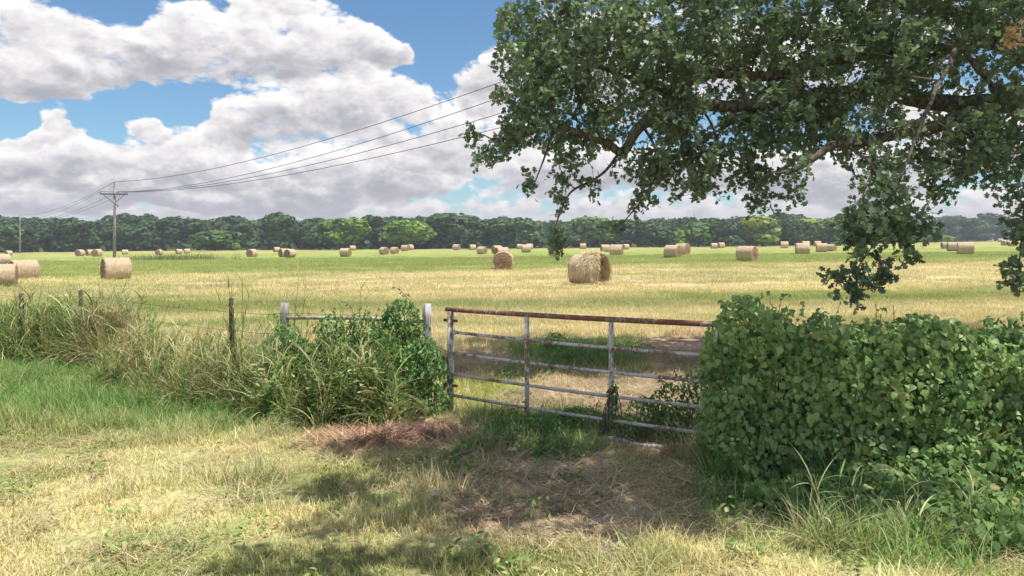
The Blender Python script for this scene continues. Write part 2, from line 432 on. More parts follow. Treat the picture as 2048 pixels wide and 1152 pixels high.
# ------------------------------------------------------------------ ground cover colours (albedo plus some painted sun and shade, world positions)
def vnoise(x, y, s, o=0.0):
    """cheap smooth value noise"""
    x = np.asarray(x)*s + o; y = np.asarray(y)*s + o*1.7
    xi = np.floor(x).astype(np.int64); yi = np.floor(y).astype(np.int64); fx = x-xi; fy = y-yi
    fx = fx*fx*(3-2*fx); fy = fy*fy*(3-2*fy)
    def h(a, b):
        v = (a*374761393 + b*668265263) & 0x7fffffff
        v = ((v ^ (v >> 13))*1274126177) & 0x7fffffff
        return ((v ^ (v >> 16)) & 0xffff)/65535.0
    return (h(xi,yi)*(1-fx)+h(xi+1,yi)*fx)*(1-fy) + (h(xi,yi+1)*(1-fx)+h(xi+1,yi+1)*fx)*fy
def fb(x, y, s, o=0.0, sx=1.0):
    x = np.asarray(x)*sx
    return (vnoise(x,y,s,o)*0.5 + vnoise(x,y,s*2.1,o+7)*0.3 + vnoise(x,y,s*4.3,o+13)*0.2)
def sstep(a, b, x): 
    t = np.clip((x-a)/(b-a), 0, 1); return t*t*(3-2*t)
TAN = np.array([0.62,0.50,0.30]); STRAWC = np.array([0.50,0.42,0.24]); LIME = np.array([0.27,0.34,0.055]); GREEN = np.array([0.10,0.20,0.035])
LAWN = np.array([0.40,0.41,0.17]); LUSH = np.array([0.125,0.235,0.060]); DIRT = np.array([0.56,0.385,0.30]); PALE = np.array([0.72,0.61,0.37])
def blobw(px, py, cx, cy, rx, ry, n=0.0):
    return sstep(1.25, 0.65, np.sqrt(((px-cx)/rx)**2 + ((py-cy)/ry)**2) + n)
def cover(x, y):
    """returns colour (n,3) and dirt weight (n)"""
    x = np.asarray(x, float); y = np.asarray(y, float)
    px, py = to_px(x, y)
    n1 = fb(x, y, 0.9, 3.0); n2 = fb(x, y, 0.30, 9.0, 0.5)*0.6 + fb(x, y, 1.1, 2.0, 0.6)*0.4; n3 = fb(x, y, 3.0, 5.0); n4 = fb(x, y, 0.07, 21.0, 0.3)
    jit = (n1-0.5)*0.9
    # hay field by distance
    wgreen = sstep(0.50, 0.66, n2)*0.55
    wgreen = np.clip(wgreen + 1.0*0.8*np.exp(-((y-25.5-0.10*x)/3.2)**2)*sstep(0.30, 0.5, n4+0.15*n1) + sstep(50, 62, y + (n2-0.5)*22 - 0.18*x), 0, 1)
    wgreen = np.where(x < -0.28*y, np.clip(wgreen + 0.35*sstep(0.35, 0.6, n2), 0, 1), wgreen)
    far_pale = sstep(125, 190, y + (n2-0.5)*90)*0.72
    grn = GREEN[None]*(1-n3[:,None]*0.6) + LIME[None]*(n3[:,None]*0.6)
    grn = np.where((y > 45)[:,None], grn*0.35 + LIME[None]*0.65, grn*0.4+LIME[None]*0.6)*0.86 + TAN[None]*0.14
    tan = (TAN[None]*0.93+LIME[None]*0.07)*(0.86+0.30*n1[:,None]) 
    c = tan*(1-wgreen[:,None]) + grn*wgreen[:,None]
    c = c*(1-far_pale[:,None]) + np.array([0.40,0.38,0.13])[None]*far_pale[:,None]
    # mower rows: long streaks across the view
    rows = vnoise(x*0.035+0.02*y, y*0.55-0.05*x, 1.0, 3.0)*.6 + vnoise(x*0.09, y*1.5-0.12*x, 1.0, 8.0)*.4
    rw = (rows-.5)[:, None]
    c = c*(1+0.34*rw) + (np.array([0.10, 0.09, 0.07])[None])*np.clip(rw, 0, 1)
    c = c*0.94 + 0.06*c.mean(1, keepdims=True) + 0.01
    # near side of the fence: lawn
    fenceline = np.where(x < -3, 9.6 - (x+3)*0.68, np.where(x < 1.95, 9.2-(x+1)*0.68, 7.2-(x-1.95)*0.1))
    wn = sstep(0.5, -0.5, y - fenceline)
    lawn = PALE[None]*(1-sstep(0.42,0.68,n1)[:,None]) + LAWN[None]*sstep(0.42,0.68,n1)[:,None]
    c = c*(1-wn[:,None]) + lawn*wn[:,None]
    # placed patches
    def put(w, col):
        nonlocal c
        c = c*(1-w[:,None]) + np.asarray(col)[None]*w[:,None]
    put(blobw(px, py, 120, 790, 520, 75, jit)*0.95, LUSH*1.25)
    put(blobw(px, py, 420, 810, 260, 60, jit)*0.95, LUSH*1.15)
    put(blobw(px, py, 30, 870, 300, 45, jit)*0.6, LAWN*0.8)
    put(blobw(px, py, 620, 960, 180, 25, jit)*0.7, LAWN*0.75)
    put(blobw(px, py, 1640, 940, 420, 110, jit), LUSH*1.15)
    put(blobw(px, py, 1040, 880, 170, 60, jit), LUSH*1.1)
    put(blobw(px, py, 1100, 1130, 250, 45, jit)*0.85, LAWN*0.8)
    put(blobw(px, py, 650, 1130, 230, 60, jit)*0.7, LAWN*0.65)  # oak's cast shadow painted into the grass as a darker tone
    put(blobw(px, py, 1900, 1080, 330, 60, jit)*0.8, LUSH*1.6)  # sunlit strip of weeds, the light put in as paler green
    put(blobw(px, py, 1180, 715, 190, 38, jit)*0.95, LUSH*1.0)
    put(blobw(px, py, 980, 785, 75, 26, jit*0.5), np.array([0.33,0.40,0.05]))  # patch of sun on the grass, painted as brighter yellow-green
    # bare soil: the track through the gate
    dirt = np.maximum.reduce([blobw(px, py, 1260, 790, 250, 45, jit), blobw(px, py, 1400, 720, 140, 60, jit)*0.9, blobw(px, py, 960, 725, 75, 30, jit)*0.8,
                              blobw(px, py, 790, 872, 170, 36, jit*0.6), blobw(px, py, 1110, 985, 260, 85, jit)*0.9, blobw(px, py, 1330, 890, 130, 40, jit)*0.8,
                              blobw(px, py, 1200, 1060, 170, 32, jit)*0.85])
    dirt = np.where(y > 22, 0, dirt)
    dcol = DIRT[None]*(0.7+0.6*n3[:,None])
    c = c*(1-dirt[:,None]) + dcol*dirt[:,None]
    return c, dirt

# ------------------------------------------------------------------ ground sheet
front = np.linspace(R(-44), R(44), 520)
rest_a = np.linspace(R(44), R(316), 92)[1:-1]
ang = np.concatenate([front, rest_a]); na = len(ang)
rad = np.concatenate([[0.3, 1.0, 2.0, 3.0], np.geomspace(3.6, 120, 190), np.geomspace(124, 1150, 80)])
RA, AA = np.meshgrid(rad, ang, indexing='ij')
gx = (RA*np.sin(AA)).ravel(); gy = (RA*np.cos(AA)).ravel()
V = np.stack([gx, gy, gz(gx, gy)], 1)
nr = len(rad)
i, j = np.meshgrid(np.arange(nr-1), np.arange(na), indexing='ij'); i = i.ravel(); j = j.ravel()
Q = np.stack([i*na+j, i*na+(j+1)%na, (i+1)*na+(j+1)%na, (i+1)*na+j], 1)[:, ::-1]
V = np.concatenate([V, [[0, 0, 0]]]); jj = np.arange(na)
T = np.stack([np.full(na, len(V)-1), (jj+1)%na, jj], 1)
m, t, out = newmat('field_soil_and_grass')
gp = t.n('ShaderNodeNewGeometry').outputs['Position']
gc = attr(t, 'gcol').outputs['Color']
s1 = t.noise(t.v('MULTIPLY', gp, (0.35, 1.0, 1.0)), 0.45, 8, 0.68); s2 = t.noise(gp, 9, 6, 0.7); s3 = t.noise(t.v('MULTIPLY', gp, (0.25, 1, 1)), 0.05, 6, 0.6)
cc = t.mix(1.0, gc, t.mix(t.mr(s1, 0.3, 0.7), (0.62, 0.66, 0.55), (1.30, 1.25, 1.25)), 'MULTIPLY')
cc = t.mix(1.0, cc, t.mix(t.mr(s3, 0.35, 0.65), (0.85, 0.95, 0.8), (1.12, 1.05, 1.1)), 'MULTIPLY')
cc = t.mix(1.0, cc, t.mix(t.mr(s2, 0.3, 0.7), (0.6, 0.6, 0.6), (1.15, 1.15, 1.15)), 'MULTIPLY')
bsdf(t, out, cc, 0.95, 0.05, s2, 0.6, 0.03)
gm = mk_mesh('field', V, Q, T, m)
c, dw = cover(V[:, 0], V[:, 1])
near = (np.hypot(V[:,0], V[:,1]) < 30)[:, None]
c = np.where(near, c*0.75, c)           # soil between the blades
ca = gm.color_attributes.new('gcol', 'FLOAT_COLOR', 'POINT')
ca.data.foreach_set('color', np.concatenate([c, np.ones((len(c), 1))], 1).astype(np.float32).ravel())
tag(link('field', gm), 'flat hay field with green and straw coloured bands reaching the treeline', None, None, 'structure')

# ------------------------------------------------------------------ haze
m, t, out = newmat('summer_haze')
pv = t.n('ShaderNodeVolumePrincipled'); pv.inputs['Color'].default_value = (0.86, 0.91, 1.0, 1); pv.inputs['Density'].default_value = 0.00045
pv.inputs['Anisotropy'].default_value = 0.2
t.l(pv.outputs[0], out.inputs['Volume'])
hv = Acc(); box(hv, (0, 0, 9.0), (2600, 2600, 34.0))
tag(link('haze', hv.mesh('haze', m, False)), 'thin summer haze over the field', None, None, 'stuff')

# ------------------------------------------------------------------ instancing of uncountable stuff
def scatter(name, protos, P, rot, scl, col, label, parent=None, cat=None):
    coll = bpy.data.collections.new(name + '_pieces')
    for k, me in enumerate(protos):
        coll.objects.link(bpy.data.objects.new('%s_piece' % name, me))
    me = bpy.data.meshes.new(name); me.vertices.add(len(P)); me.vertices.foreach_set('co', np.asarray(P, np.float32).ravel())
    for nm, ty, dat, key in (('rot', 'FLOAT_VECTOR', rot, 'vector'), ('scl', 'FLOAT_VECTOR', scl, 'vector'), ('gcol', 'FLOAT_COLOR', col, 'color')):
        if dat is None: continue
        at = me.attributes.new(nm, ty, 'POINT')
        dat = np.asarray(dat, np.float32)
        if nm == 'gcol': dat = np.concatenate([dat, np.ones((len(dat), 1), np.float32)], 1)
        at.data.foreach_set(key, dat.ravel())
    at = me.attributes.new('idx', 'INT', 'POINT'); at.data.foreach_set('value', rng.integers(0, len(protos), len(P)).astype(np.int32))
    o = link(name, me, parent)
    g = bpy.data.node_groups.new(name, 'GeometryNodeTree')
    g.interface.new_socket('Geometry', in_out='INPUT', socket_type='NodeSocketGeometry')
    g.interface.new_socket('Geometry', in_out='OUTPUT', socket_type='NodeSocketGeometry')
    t = NT(g); gi = t.n('NodeGroupInput'); go = t.n('NodeGroupOutput')
    ci = t.n('GeometryNodeCollectionInfo'); ci.inputs['Collection'].default_value = coll
    ci.inputs['Separate Children'].default_value = True; ci.inputs['Reset Children'].default_value = True
    ip = t.n('GeometryNodeInstanceOnPoints'); ip.inputs['Pick Instance'].default_value = True
    def na_(nm, ty):
        n = t.n('GeometryNodeInputNamedAttribute', data_type=ty); n.inputs['Name'].default_value = nm; return n.outputs['Attribute']
    t.l(gi.outputs[0], ip.inputs['Points']); t.l(ci.outputs[0], ip.inputs['Instance'])
    t.l(na_('idx', 'INT'), ip.inputs['Instance Index']); t.l(na_('rot', 'FLOAT_VECTOR'), ip.inputs['Rotation']); t.l(na_('scl', 'FLOAT_VECTOR'), ip.inputs['Scale'])
    t.l(ip.outputs[0], go.inputs[0])
    md = o.modifiers.new('scatter', 'NODES'); md.node_group = g
    tag(o, label, cat, None, 'stuff')
    return o
def patch(n, rad_, h, w, lean, bend, mat, seg=3, z0=0.0):
    a = Acc(); r = rad_*np.sqrt(rng.random(n)); th = rng.random(n)*2*math.pi
    P = np.stack([r*np.cos(th), r*np.sin(th), np.full(n, -0.02)+z0*rng.random(n)], 1)
    blades(a, P, rng.random(n)*2*math.pi, h[0]+(h[1]-h[0])*rng.random(n)**1.4, w[0]+(w[1]-w[0])*rng.random(n),
           lean[0]+(lean[1]-lean[0])*rng.random(n), bend[0]+(bend[1]-bend[0])*rng.random(n), rng.random(n), seg)
    return a.mesh('grass_patch', mat)
GM = M['grass']
lawn_p = [patch(260, 0.24, (0.03,0.10), (0.0035,0.009), (0,0.7), (0.2,1.3), GM) for _ in range(8)]
lush_p = [patch(170, 0.24, (0.10,0.30), (0.004,0.009), (0,0.5), (0.3,1.5), GM, 4) for _ in range(8)]
litter_p = [patch(190, 0.26, (0.07,0.28), (0.0035,0.010), (1.15,1.62), (-0.1,0.35), GM, 3, 0.05) for _ in range(8)]
mid_p = [patch(330, 0.55, (0.05,0.17), (0.005,0.010), (0,0.7), (0.2,1.3), GM) for _ in range(6)]
far_p = [patch(360, 1.3, (0.07,0.20), (0.012,0.024), (0,0.7), (0.2,1.3), GM, 2) for _ in range(6)]
def wedge(n, y0, y1, k=0.74, m_=1.2):
    y = np.sqrt(y0*y0 + (y1*y1-y0*y0)*rng.random(n)); x = (rng.random(n)*2-1)*(k*y+m_)
    return x, y
def rots(n, tilt=0.05): return np.stack([rng.normal(size=n)*tilt, rng.normal(size=n)*tilt, rng.random(n)*6.283], 1)
def lay(name, protos, x, y, smin, smax, label, keep=None, colmul=(1,1,1), colfn=None):
    c, d = cover(x, y)
    if keep is not None:
        k = keep(x, y, d); x, y, c = x[k], y[k], c[k]
    n = len(x); s = smin + (smax-smin)*rng.random(n)
    c = c*np.array(colmul)*(0.85+0.3*rng.random((n, 1)))
    if colfn is not None: c = colfn(x, y, c)
    return scatter(name, protos, np.stack([x, y, gz(x, y)], 1), rots(n), np.stack([s, s, s*(0.8+0.4*rng.random(n))], 1), c, label)
def near_side(x, y):
    fl = np.where(x < -3, 9.6 - (x+3)*0.68, np.where(x < 1.95, 9.2-(x+1)*0.68, 7.2-(x-1.95)*0.1))
    return y < fl
x, y = wedge(2600, 3.6, 13)
lay('lawn_grass', lawn_p, x, y, 0.8, 1.35, 'short pale green and straw coloured grass in front of the gate', lambda x, y, d: rng.random(len(x)) > d*0.93, (1.12,1.12,1.05))
x, y = wedge(5200, 3.6, 15)
def lushkeep(x, y, d):
    px, py = to_px(x, y)
    w = np.maximum.reduce([blobw(px,py,150,800,560,75), blobw(px,py,420,820,280,70), blobw(px,py,1520,950,260,100)*0.6, blobw(px,py,1040,880,170,60)*0.8, blobw(px,py,1100,1135,260,40)*0.5,
                           blobw(px,py,1850,1100,350,80)*0.6, blobw(px,py,1180,712,190,34)*0.9, blobw(px,py,560,1000,400,60)*0.12])
    return rng.random(len(x)) < w*(1-0.8*d)*0.55
lay('lush_grass', lush_p, x, y, 0.7, 1.25, 'longer green grass growing along the fence and under the oak', lushkeep, (1.0,1.08,1.0))
x, y = wedge(2600, 3.6, 14)
def litcol(x, y, c):
    d = cover(x, y)[1][:, None]
    px, py = to_px(x, y); red = blobw(px, py, 790, 872, 175, 40)[:, None]
    base = np.array([[0.56,0.44,0.32]])*(0.5+0.9*rng.random((len(x), 1)))
    base = base*(1-red*0.6) + np.array([[0.40,0.19,0.115]])*red*0.6*(0.7+0.7*rng.random((len(x), 1)))
    return base*d + np.array([[0.52,0.45,0.27]])*(1-d)
lay('straw_litter', litter_p, x, y, 0.7, 1.25, 'brown and grey dead grass stems lying on the bare soil by the gate', lambda x, y, d: rng.random(len(x)) < 0.16 + d*0.84, (1,1,1), litcol)
def rosette():
    a = Acc(); n = 26; r_ = .13*np.sqrt(rng.random(n)); th = rng.random(n)*6.283
    P = np.stack([r_*np.cos(th), r_*np.sin(th), rng.uniform(.02, .09, n)], 1); ph = rng.random(n)*6.283
    leaves(a, OVAL, P, rng.normal(size=(n, 3))*.35+np.array([0, 0, 1]), np.stack([np.cos(ph), np.sin(ph), .2+0*ph], 1), rng.uniform(.025, .055, n), rng.random(n)); return a.mesh('weed_rosette', GM)
ros = [rosette() for _ in range(6)]
x, y = wedge(2600, 3.6, 13)
def roskeep(x, y, d):
    px, py = to_px(x, y)
    w = np.maximum.reduce([0.10+0*px, blobw(px,py,1150,1130,330,50)*.8, blobw(px,py,1750,1040,420,110)*.8, blobw(px,py,1060,880,200,60)*.8, blobw(px,py,850,930,90,30)*.8, blobw(px,py,980,785,80,26)])
    return rng.random(len(x)) < w*sstep(.35, .6, fb(x, y, 1.4, 40.0))
lay('lawn_weeds', ros, x, y, 0.7, 1.5, 'small broad leaved weeds scattered in the near grass', roskeep, (1,1,1), lambda x, y, c: np.array([[.16,.27,.07]])*(.7+.8*rng.random((len(x), 1))))
x, y = wedge(4200, 10, 32)
lay('mown_hay_stubble', mid_p, x, y, 0.8, 1.3, 'straw coloured mown hay stubble just beyond the gate', lambda x, y, d: (~near_side(x, y)) & (rng.random(len(x)) > d*1.0), (1.12,1.12,1.1))
x, y = wedge(5600, 29, 100, 0.73, 3)
lay('field_grass', far_p, x, y, 0.8, 1.3, 'mown grass of the hay field around the bales', None, (1.12,1.12,1.1))

# ------------------------------------------------------------------ distant trees
def crown_mesh(name, mat, w, h, n=1700, s=(0.35, 0.75), seed=0, trunk_h=0.1):
    r = np.random.default_rng(seed+100)
    lob = [(0, 0, h*0.55, w*0.40, h*0.40)]
    for _ in range(13):
        a = r.random()*6.283; q = w*0.30*(0.4+0.6*r.random()); zz = h*(0.22+0.62*r.random())
        lob.append((q*math.cos(a), q*math.sin(a), zz, w*(0.14+0.12*r.random()), h*(0.11+0.10*r.random())))
    wt_ = np.array([l[3]**2*l[4] for l in lob])**0.6; wt_ /= wt_.sum()
    k = r.choice(len(lob), n, p=wt_); L = np.array(lob)[k]
    d = r.normal(size=(n, 3)); d /= np.linalg.norm(d, axis=1, keepdims=True)
    rr = (0.72+0.33*r.random(n))[:, None]
    P = L[:, :3] + d*rr*np.stack([L[:, 3], L[:, 3], L[:, 4]], 1)
    P[:, 2] = np.where(P[:, 2] < h*trunk_h, h*r.random(n)*0.5, P[:, 2])
    nrm = d + r.normal(size=(n, 3))*0.45
    B = basis(nrm, r.normal(size=(n, 3)))
    sz = s[0] + (s[1]-s[0])*r.random(n)
    q5 = np.array([[-.6,-.35,0],[0,-.6,.06],[.6,-.25,0],[.35,.5,-.05],[-.3,.6,0]])
    V = np.einsum('nij,kj->nki', B, q5)*sz[:, None, None] + P[:, None]
    b = np.arange(n)*5
    Q = np.stack([b, b+1, b+2, b+3], 1); T = np.stack([b, b+3, b+4], 1)
    bv = np.repeat(np.clip(0.5 + 0.28*r.normal(size=n) + 0.25*np.sin(k*2.1), 0, 1), 5)
    return mk_mesh(name, V.reshape(-1, 3), Q, T, mat, bv, False)
def trunk_mesh(h, seed):
    r = random.Random(seed); a = Acc()
    tube(a, [(0,0,-0.3), (0.1,0,h*0.2), (0.0,0.15,h*0.55)], [0.32, 0.25, 0.14], 7)
    for _ in range(5):
        an = r.random()*6.28; z0 = h*(0.18+0.25*r.random())
        tube(a, [(0.05,0.05,z0), (math.cos(an)*h*.12, math.sin(an)*h*.12, z0+h*.12), (math.cos(an)*h*.24, math.sin(an)*h*.24, z0+h*.3)], [0.13, 0.09, 0.04], 5)
    return a.mesh('trunk', M['bark'])
trunks = [trunk_mesh(10, k) for k in range(3)]
CR = {}
for nm, shapes in {'tree_dark': [(12,10.5),(14,10),(10,11)], 'tree_mid': [(13,9.5),(11,10)], 'tree_bright': [(10,9),(12,8.5)], 'tree_yellow': [(11,9),(9,8)]}.items():
    CR[nm] = [crown_mesh('crown', M[nm], w_, h_, 3000, (0.40, 0.95), 10*len(nm)+q) for q, (w_, h_) in enumerate(shapes)]
shrub_m = {k: crown_mesh('crown', M[k], 6, 5.2, 1100, (0.3, 0.7), 77, 0.0) for k in ('tree_mid', 'tree_bright', 'tree_dark')}

def tree_at(px, base_py, top_py, width_px, mat, label, d=None, shrub=False, grp=None, name='tree'):
    g = G(px, base_py) if d is None else None
    if d is None: d = g.y
    x = (px-CX)/F*d; z = float(gz(x, d))
    hh = (H - (top_py-HY)/F*d) - z
    r_ = empty(name, (x, d, z), random.random()*6.28, label, 'shrub' if shrub else 'tree', grp)
    me = shrub_m[mat] if shrub else random.choice(CR[mat])
    dim = max(v.co.z for v in me.vertices); wd = max(v.co.x for v in me.vertices)*2
    c_ = link('crown', me, r_); s = hh/dim; wx = 1.25*width_px/F*d/wd
    c_.scale = (wx, wx, s)
    tr = link('trunk', random.choice(trunks), r_); tr.scale = (s*0.9, s*0.9, s)
    return r_
TG = 'trees standing along the front of the wood'
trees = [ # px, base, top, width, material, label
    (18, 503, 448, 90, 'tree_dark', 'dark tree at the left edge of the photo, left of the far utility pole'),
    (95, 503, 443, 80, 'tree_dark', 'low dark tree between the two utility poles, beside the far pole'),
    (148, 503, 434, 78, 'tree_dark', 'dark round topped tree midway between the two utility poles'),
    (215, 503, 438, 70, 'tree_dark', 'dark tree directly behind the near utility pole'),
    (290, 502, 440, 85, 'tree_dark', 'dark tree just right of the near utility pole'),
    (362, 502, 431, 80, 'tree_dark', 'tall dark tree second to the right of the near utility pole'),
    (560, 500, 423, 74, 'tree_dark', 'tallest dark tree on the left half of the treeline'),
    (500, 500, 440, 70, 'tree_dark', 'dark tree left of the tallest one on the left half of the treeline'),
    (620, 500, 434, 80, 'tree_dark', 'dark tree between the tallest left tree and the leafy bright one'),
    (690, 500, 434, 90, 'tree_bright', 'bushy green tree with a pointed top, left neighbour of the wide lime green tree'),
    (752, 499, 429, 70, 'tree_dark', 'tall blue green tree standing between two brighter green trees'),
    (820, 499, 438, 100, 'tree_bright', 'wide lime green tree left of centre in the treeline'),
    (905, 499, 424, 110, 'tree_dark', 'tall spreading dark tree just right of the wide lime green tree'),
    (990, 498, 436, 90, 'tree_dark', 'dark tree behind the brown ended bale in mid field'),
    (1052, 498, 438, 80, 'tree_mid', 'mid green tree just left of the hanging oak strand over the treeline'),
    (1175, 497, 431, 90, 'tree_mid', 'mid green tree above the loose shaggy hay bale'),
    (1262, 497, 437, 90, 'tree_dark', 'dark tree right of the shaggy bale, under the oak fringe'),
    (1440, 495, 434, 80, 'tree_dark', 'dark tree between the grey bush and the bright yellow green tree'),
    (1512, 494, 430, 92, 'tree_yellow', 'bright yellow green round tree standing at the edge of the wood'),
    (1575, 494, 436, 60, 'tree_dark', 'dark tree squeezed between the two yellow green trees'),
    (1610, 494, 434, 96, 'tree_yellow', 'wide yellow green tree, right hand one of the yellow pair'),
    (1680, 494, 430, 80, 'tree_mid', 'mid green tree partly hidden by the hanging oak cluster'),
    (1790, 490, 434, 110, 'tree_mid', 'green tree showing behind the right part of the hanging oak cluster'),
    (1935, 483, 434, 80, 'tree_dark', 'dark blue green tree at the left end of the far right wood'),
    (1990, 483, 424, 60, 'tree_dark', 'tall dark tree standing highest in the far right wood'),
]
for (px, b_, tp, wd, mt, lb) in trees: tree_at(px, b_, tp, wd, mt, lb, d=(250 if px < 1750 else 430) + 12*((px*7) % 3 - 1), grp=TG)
shr = [(430, 500, 458, 78, 'tree_mid', 'rounded olive green bush in front of the dark wood on the left'),
       (470, 501, 485, 18, 'tree_bright', 'tiny bright bush at the field edge left of centre'),
       (640, 500, 462, 60, 'tree_dark', 'low dark bush at the foot of the left treeline'),
       (950, 498, 462, 50, 'tree_dark', 'low dark bush right of the tall spreading dark tree'),
       (1130, 498, 462, 60, 'tree_mid', 'low green bush behind the hanging oak strand'),
       (1347, 495, 460, 46, 'tree_bright', 'small pale bush leaning out of the wood above a hay bale pair'),
       (1397, 495, 441, 64, 'tree_mid', 'grey green domed bush right of the pale leaning bush'),
       (1320, 496, 450, 60, 'tree_dark', 'dark bush left of the pale leaning bush'),
       (1870, 487, 470, 60, 'tree_bright', 'low light green bush where the field runs up to the far right wood')]
for (px, b_, tp, wd, mt, lb) in shr: tree_at(px, b_, tp, wd, mt, lb, d=(236 if px < 1750 else 330), shrub=True, name='bush', grp='bushes along the foot of the wood')
# the wood behind, one mass
P, RT, SC = [], [], []
for k in range(560):
    px = rng.uniform(-500, 2650); 
    d = (262 if px < 1740 else 300 + (px-1740)*0.7) + 75*rng.random()**1.3
    if px > 1900: d = max(d, 436)
    x = (px-CX)/F*d; P.append((x, d, float(gz(x, d))-0.6)); top = 450 - 27*float(vnoise(px, 0.0, 0.011, 4.0))*rng.uniform(.35, 1.1) - 3*rng.random()
    if px < 420: top += 3
    hh = H + (HY-top)/F*d - float(gz(x, d)); s = hh/10.0; RT.append((0, 0, rng.random()*6.28)); wsc = s*rng.uniform(0.95, 1.35); SC.append((wsc, wsc, s))
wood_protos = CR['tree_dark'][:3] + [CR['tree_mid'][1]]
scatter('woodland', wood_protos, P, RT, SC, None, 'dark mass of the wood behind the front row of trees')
for k in range(1):
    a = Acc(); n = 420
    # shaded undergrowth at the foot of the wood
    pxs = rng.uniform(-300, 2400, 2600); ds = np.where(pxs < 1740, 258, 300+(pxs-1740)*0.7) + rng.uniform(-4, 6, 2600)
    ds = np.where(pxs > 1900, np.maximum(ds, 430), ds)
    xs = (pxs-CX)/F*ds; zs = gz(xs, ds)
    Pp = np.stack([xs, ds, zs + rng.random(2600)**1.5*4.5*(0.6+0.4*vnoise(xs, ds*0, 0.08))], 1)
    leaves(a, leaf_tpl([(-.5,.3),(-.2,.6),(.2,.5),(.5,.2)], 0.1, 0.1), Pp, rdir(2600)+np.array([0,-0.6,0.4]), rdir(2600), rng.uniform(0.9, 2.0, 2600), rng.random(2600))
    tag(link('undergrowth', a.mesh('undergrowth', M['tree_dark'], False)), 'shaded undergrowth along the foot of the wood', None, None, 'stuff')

# ------------------------------------------------------------------ hay bales
def bale_meshes(seed):
    r = np.random.default_rng(seed); n = 56; L = 0.52
    xs = np.concatenate([[-L], np.linspace(-L+0.03, L-0.03, 11), [L]])
    rr = np.concatenate([[0.93], np.full(11, 1.0), [0.93]])
    th = np.arange(n)*2*math.pi/n; V = []
    bump = 1 + 0.022*np.sin(th*3+r.random()*6) + 0.012*np.sin(th*7+r.random()*6)
    for x_, q in zip(xs, rr):
        rad_ = 0.5*q*bump*(1+0.012*r.normal(size=n))
        z_ = rad_*np.sin(th); z_ = np.maximum(z_, -0.462+0.006*r.normal(size=n)); 
        V.append(np.stack([np.full(n, x_)+0.008*r.normal(size=n), rad_*np.cos(th), z_+0.465], 1))
    Vs = np.concatenate(V); i = np.arange(n); Q = []
    for j in range(len(xs)-1): Q.append(np.stack([j*n+i, j*n+(i+1)%n, (j+1)*n+(i+1)%n, (j+1)*n+i], 1))
    side = mk_mesh('wrap', Vs, np.concatenate(Q), None, M['hay'], None, True)
    ends = []
    for sgn, ring in ((-1, V[0]), (1, V[-1])):
        c0 = np.array([sgn*L*0.0, 0, 0.465]); VV = [ring*1.0]
        for f in (0.8, 0.6, 0.4, 0.2):
            rg = ring.copy(); rg[:, 1:] = (ring[:, 1:]-[0, .465])*f+[0, .465]; rg[:, 0] = sgn*(L+0.02*(1-f)) + 0.012*r.normal(size=n); VV.append(rg)
        VV.append(np.array([[sgn*(L+0.02), 0, 0.465]])); VV = np.concatenate(VV) - np.array([0, 0, .465]); Q = []
        for j in range(4): 
            q_ = np.stack([j*n+i, j*n+(i+1)%n, (j+1)*n+(i+1)%n, (j+1)*n+i], 1); Q.append(q_ if sgn > 0 else q_[:, ::-1])
        T_ = np.stack([4*n+i, 4*n+(i+1)%n, np.full(n, 5*n)], 1); T_ = T_ if sgn > 0 else T_[:, ::-1]
        ends.append(mk_mesh('end_face', VV, np.concatenate(Q), T_, M['hayend'], None, True))
    a = Acc(); m_ = 420
    th = r.random(m_)*6.283; ex = np.where(r.random(m_) < .5, -1, 1)*L*np.where(r.random(m_) < 0.6, 1, r.random(m_))
    P_ = np.stack([ex, 0.495*np.cos(th), np.maximum(0.495*np.sin(th), -0.44)+0.465], 1)
    d_ = np.stack([0.8*np.sign(ex), np.cos(th), np.sin(th)-0.2], 1) + r.normal(size=(m_, 3))*0.5
    d_ /= np.linalg.norm(d_, axis=1, keepdims=True); ln = r.uniform(0.03, 0.09, m_); sd = np.cross(d_, r.normal(size=(m_, 3))); sd /= np.linalg.norm(sd, axis=1, keepdims=True); w_ = 0.006
    Vv = np.stack([P_-sd*w_, P_+sd*w_, P_+d_*ln[:, None]+sd*w_*.4, P_+d_*ln[:, None]-sd*w_*.4], 1).reshape(-1, 3)
    b_ = np.arange(m_)*4; a.add(Vv, np.stack([b_, b_+1, b_+2, b_+3], 1), None, np.repeat(r.random(m_), 4))
    return side, ends, a.mesh('straw_fringe', M['straw'])
BM = [bale_meshes(k) for k in range(4)]
def bale(px, top, bot, ang_, label, wide=1.0):
    g = G(px, bot); D = min(max((bot-top)/F*g.y/0.965, 1.2), 1.75)
    r_ = empty('hay_bale', (g.x, g.y, g.z-0.02), R(ang_) - math.atan2(g.x, g.y), label, 'hay bale', 'round hay bales lying in the mown field')
    k = int(px*13) % 4; sd, en, fr = BM[k]
    o = link('wrap', sd, r_); o.scale = (D*wide, D, D)
    for e in en:
        o = link('end_face', e, r_, (0, 0, .465*D)); o.scale = (D*wide, D, D)
    if bot-top > 17:
        o = link('straw_fringe', fr, r_); o.scale = (D*wide, D, D); tag(o, None, None, None, 'stuff')
    return r_
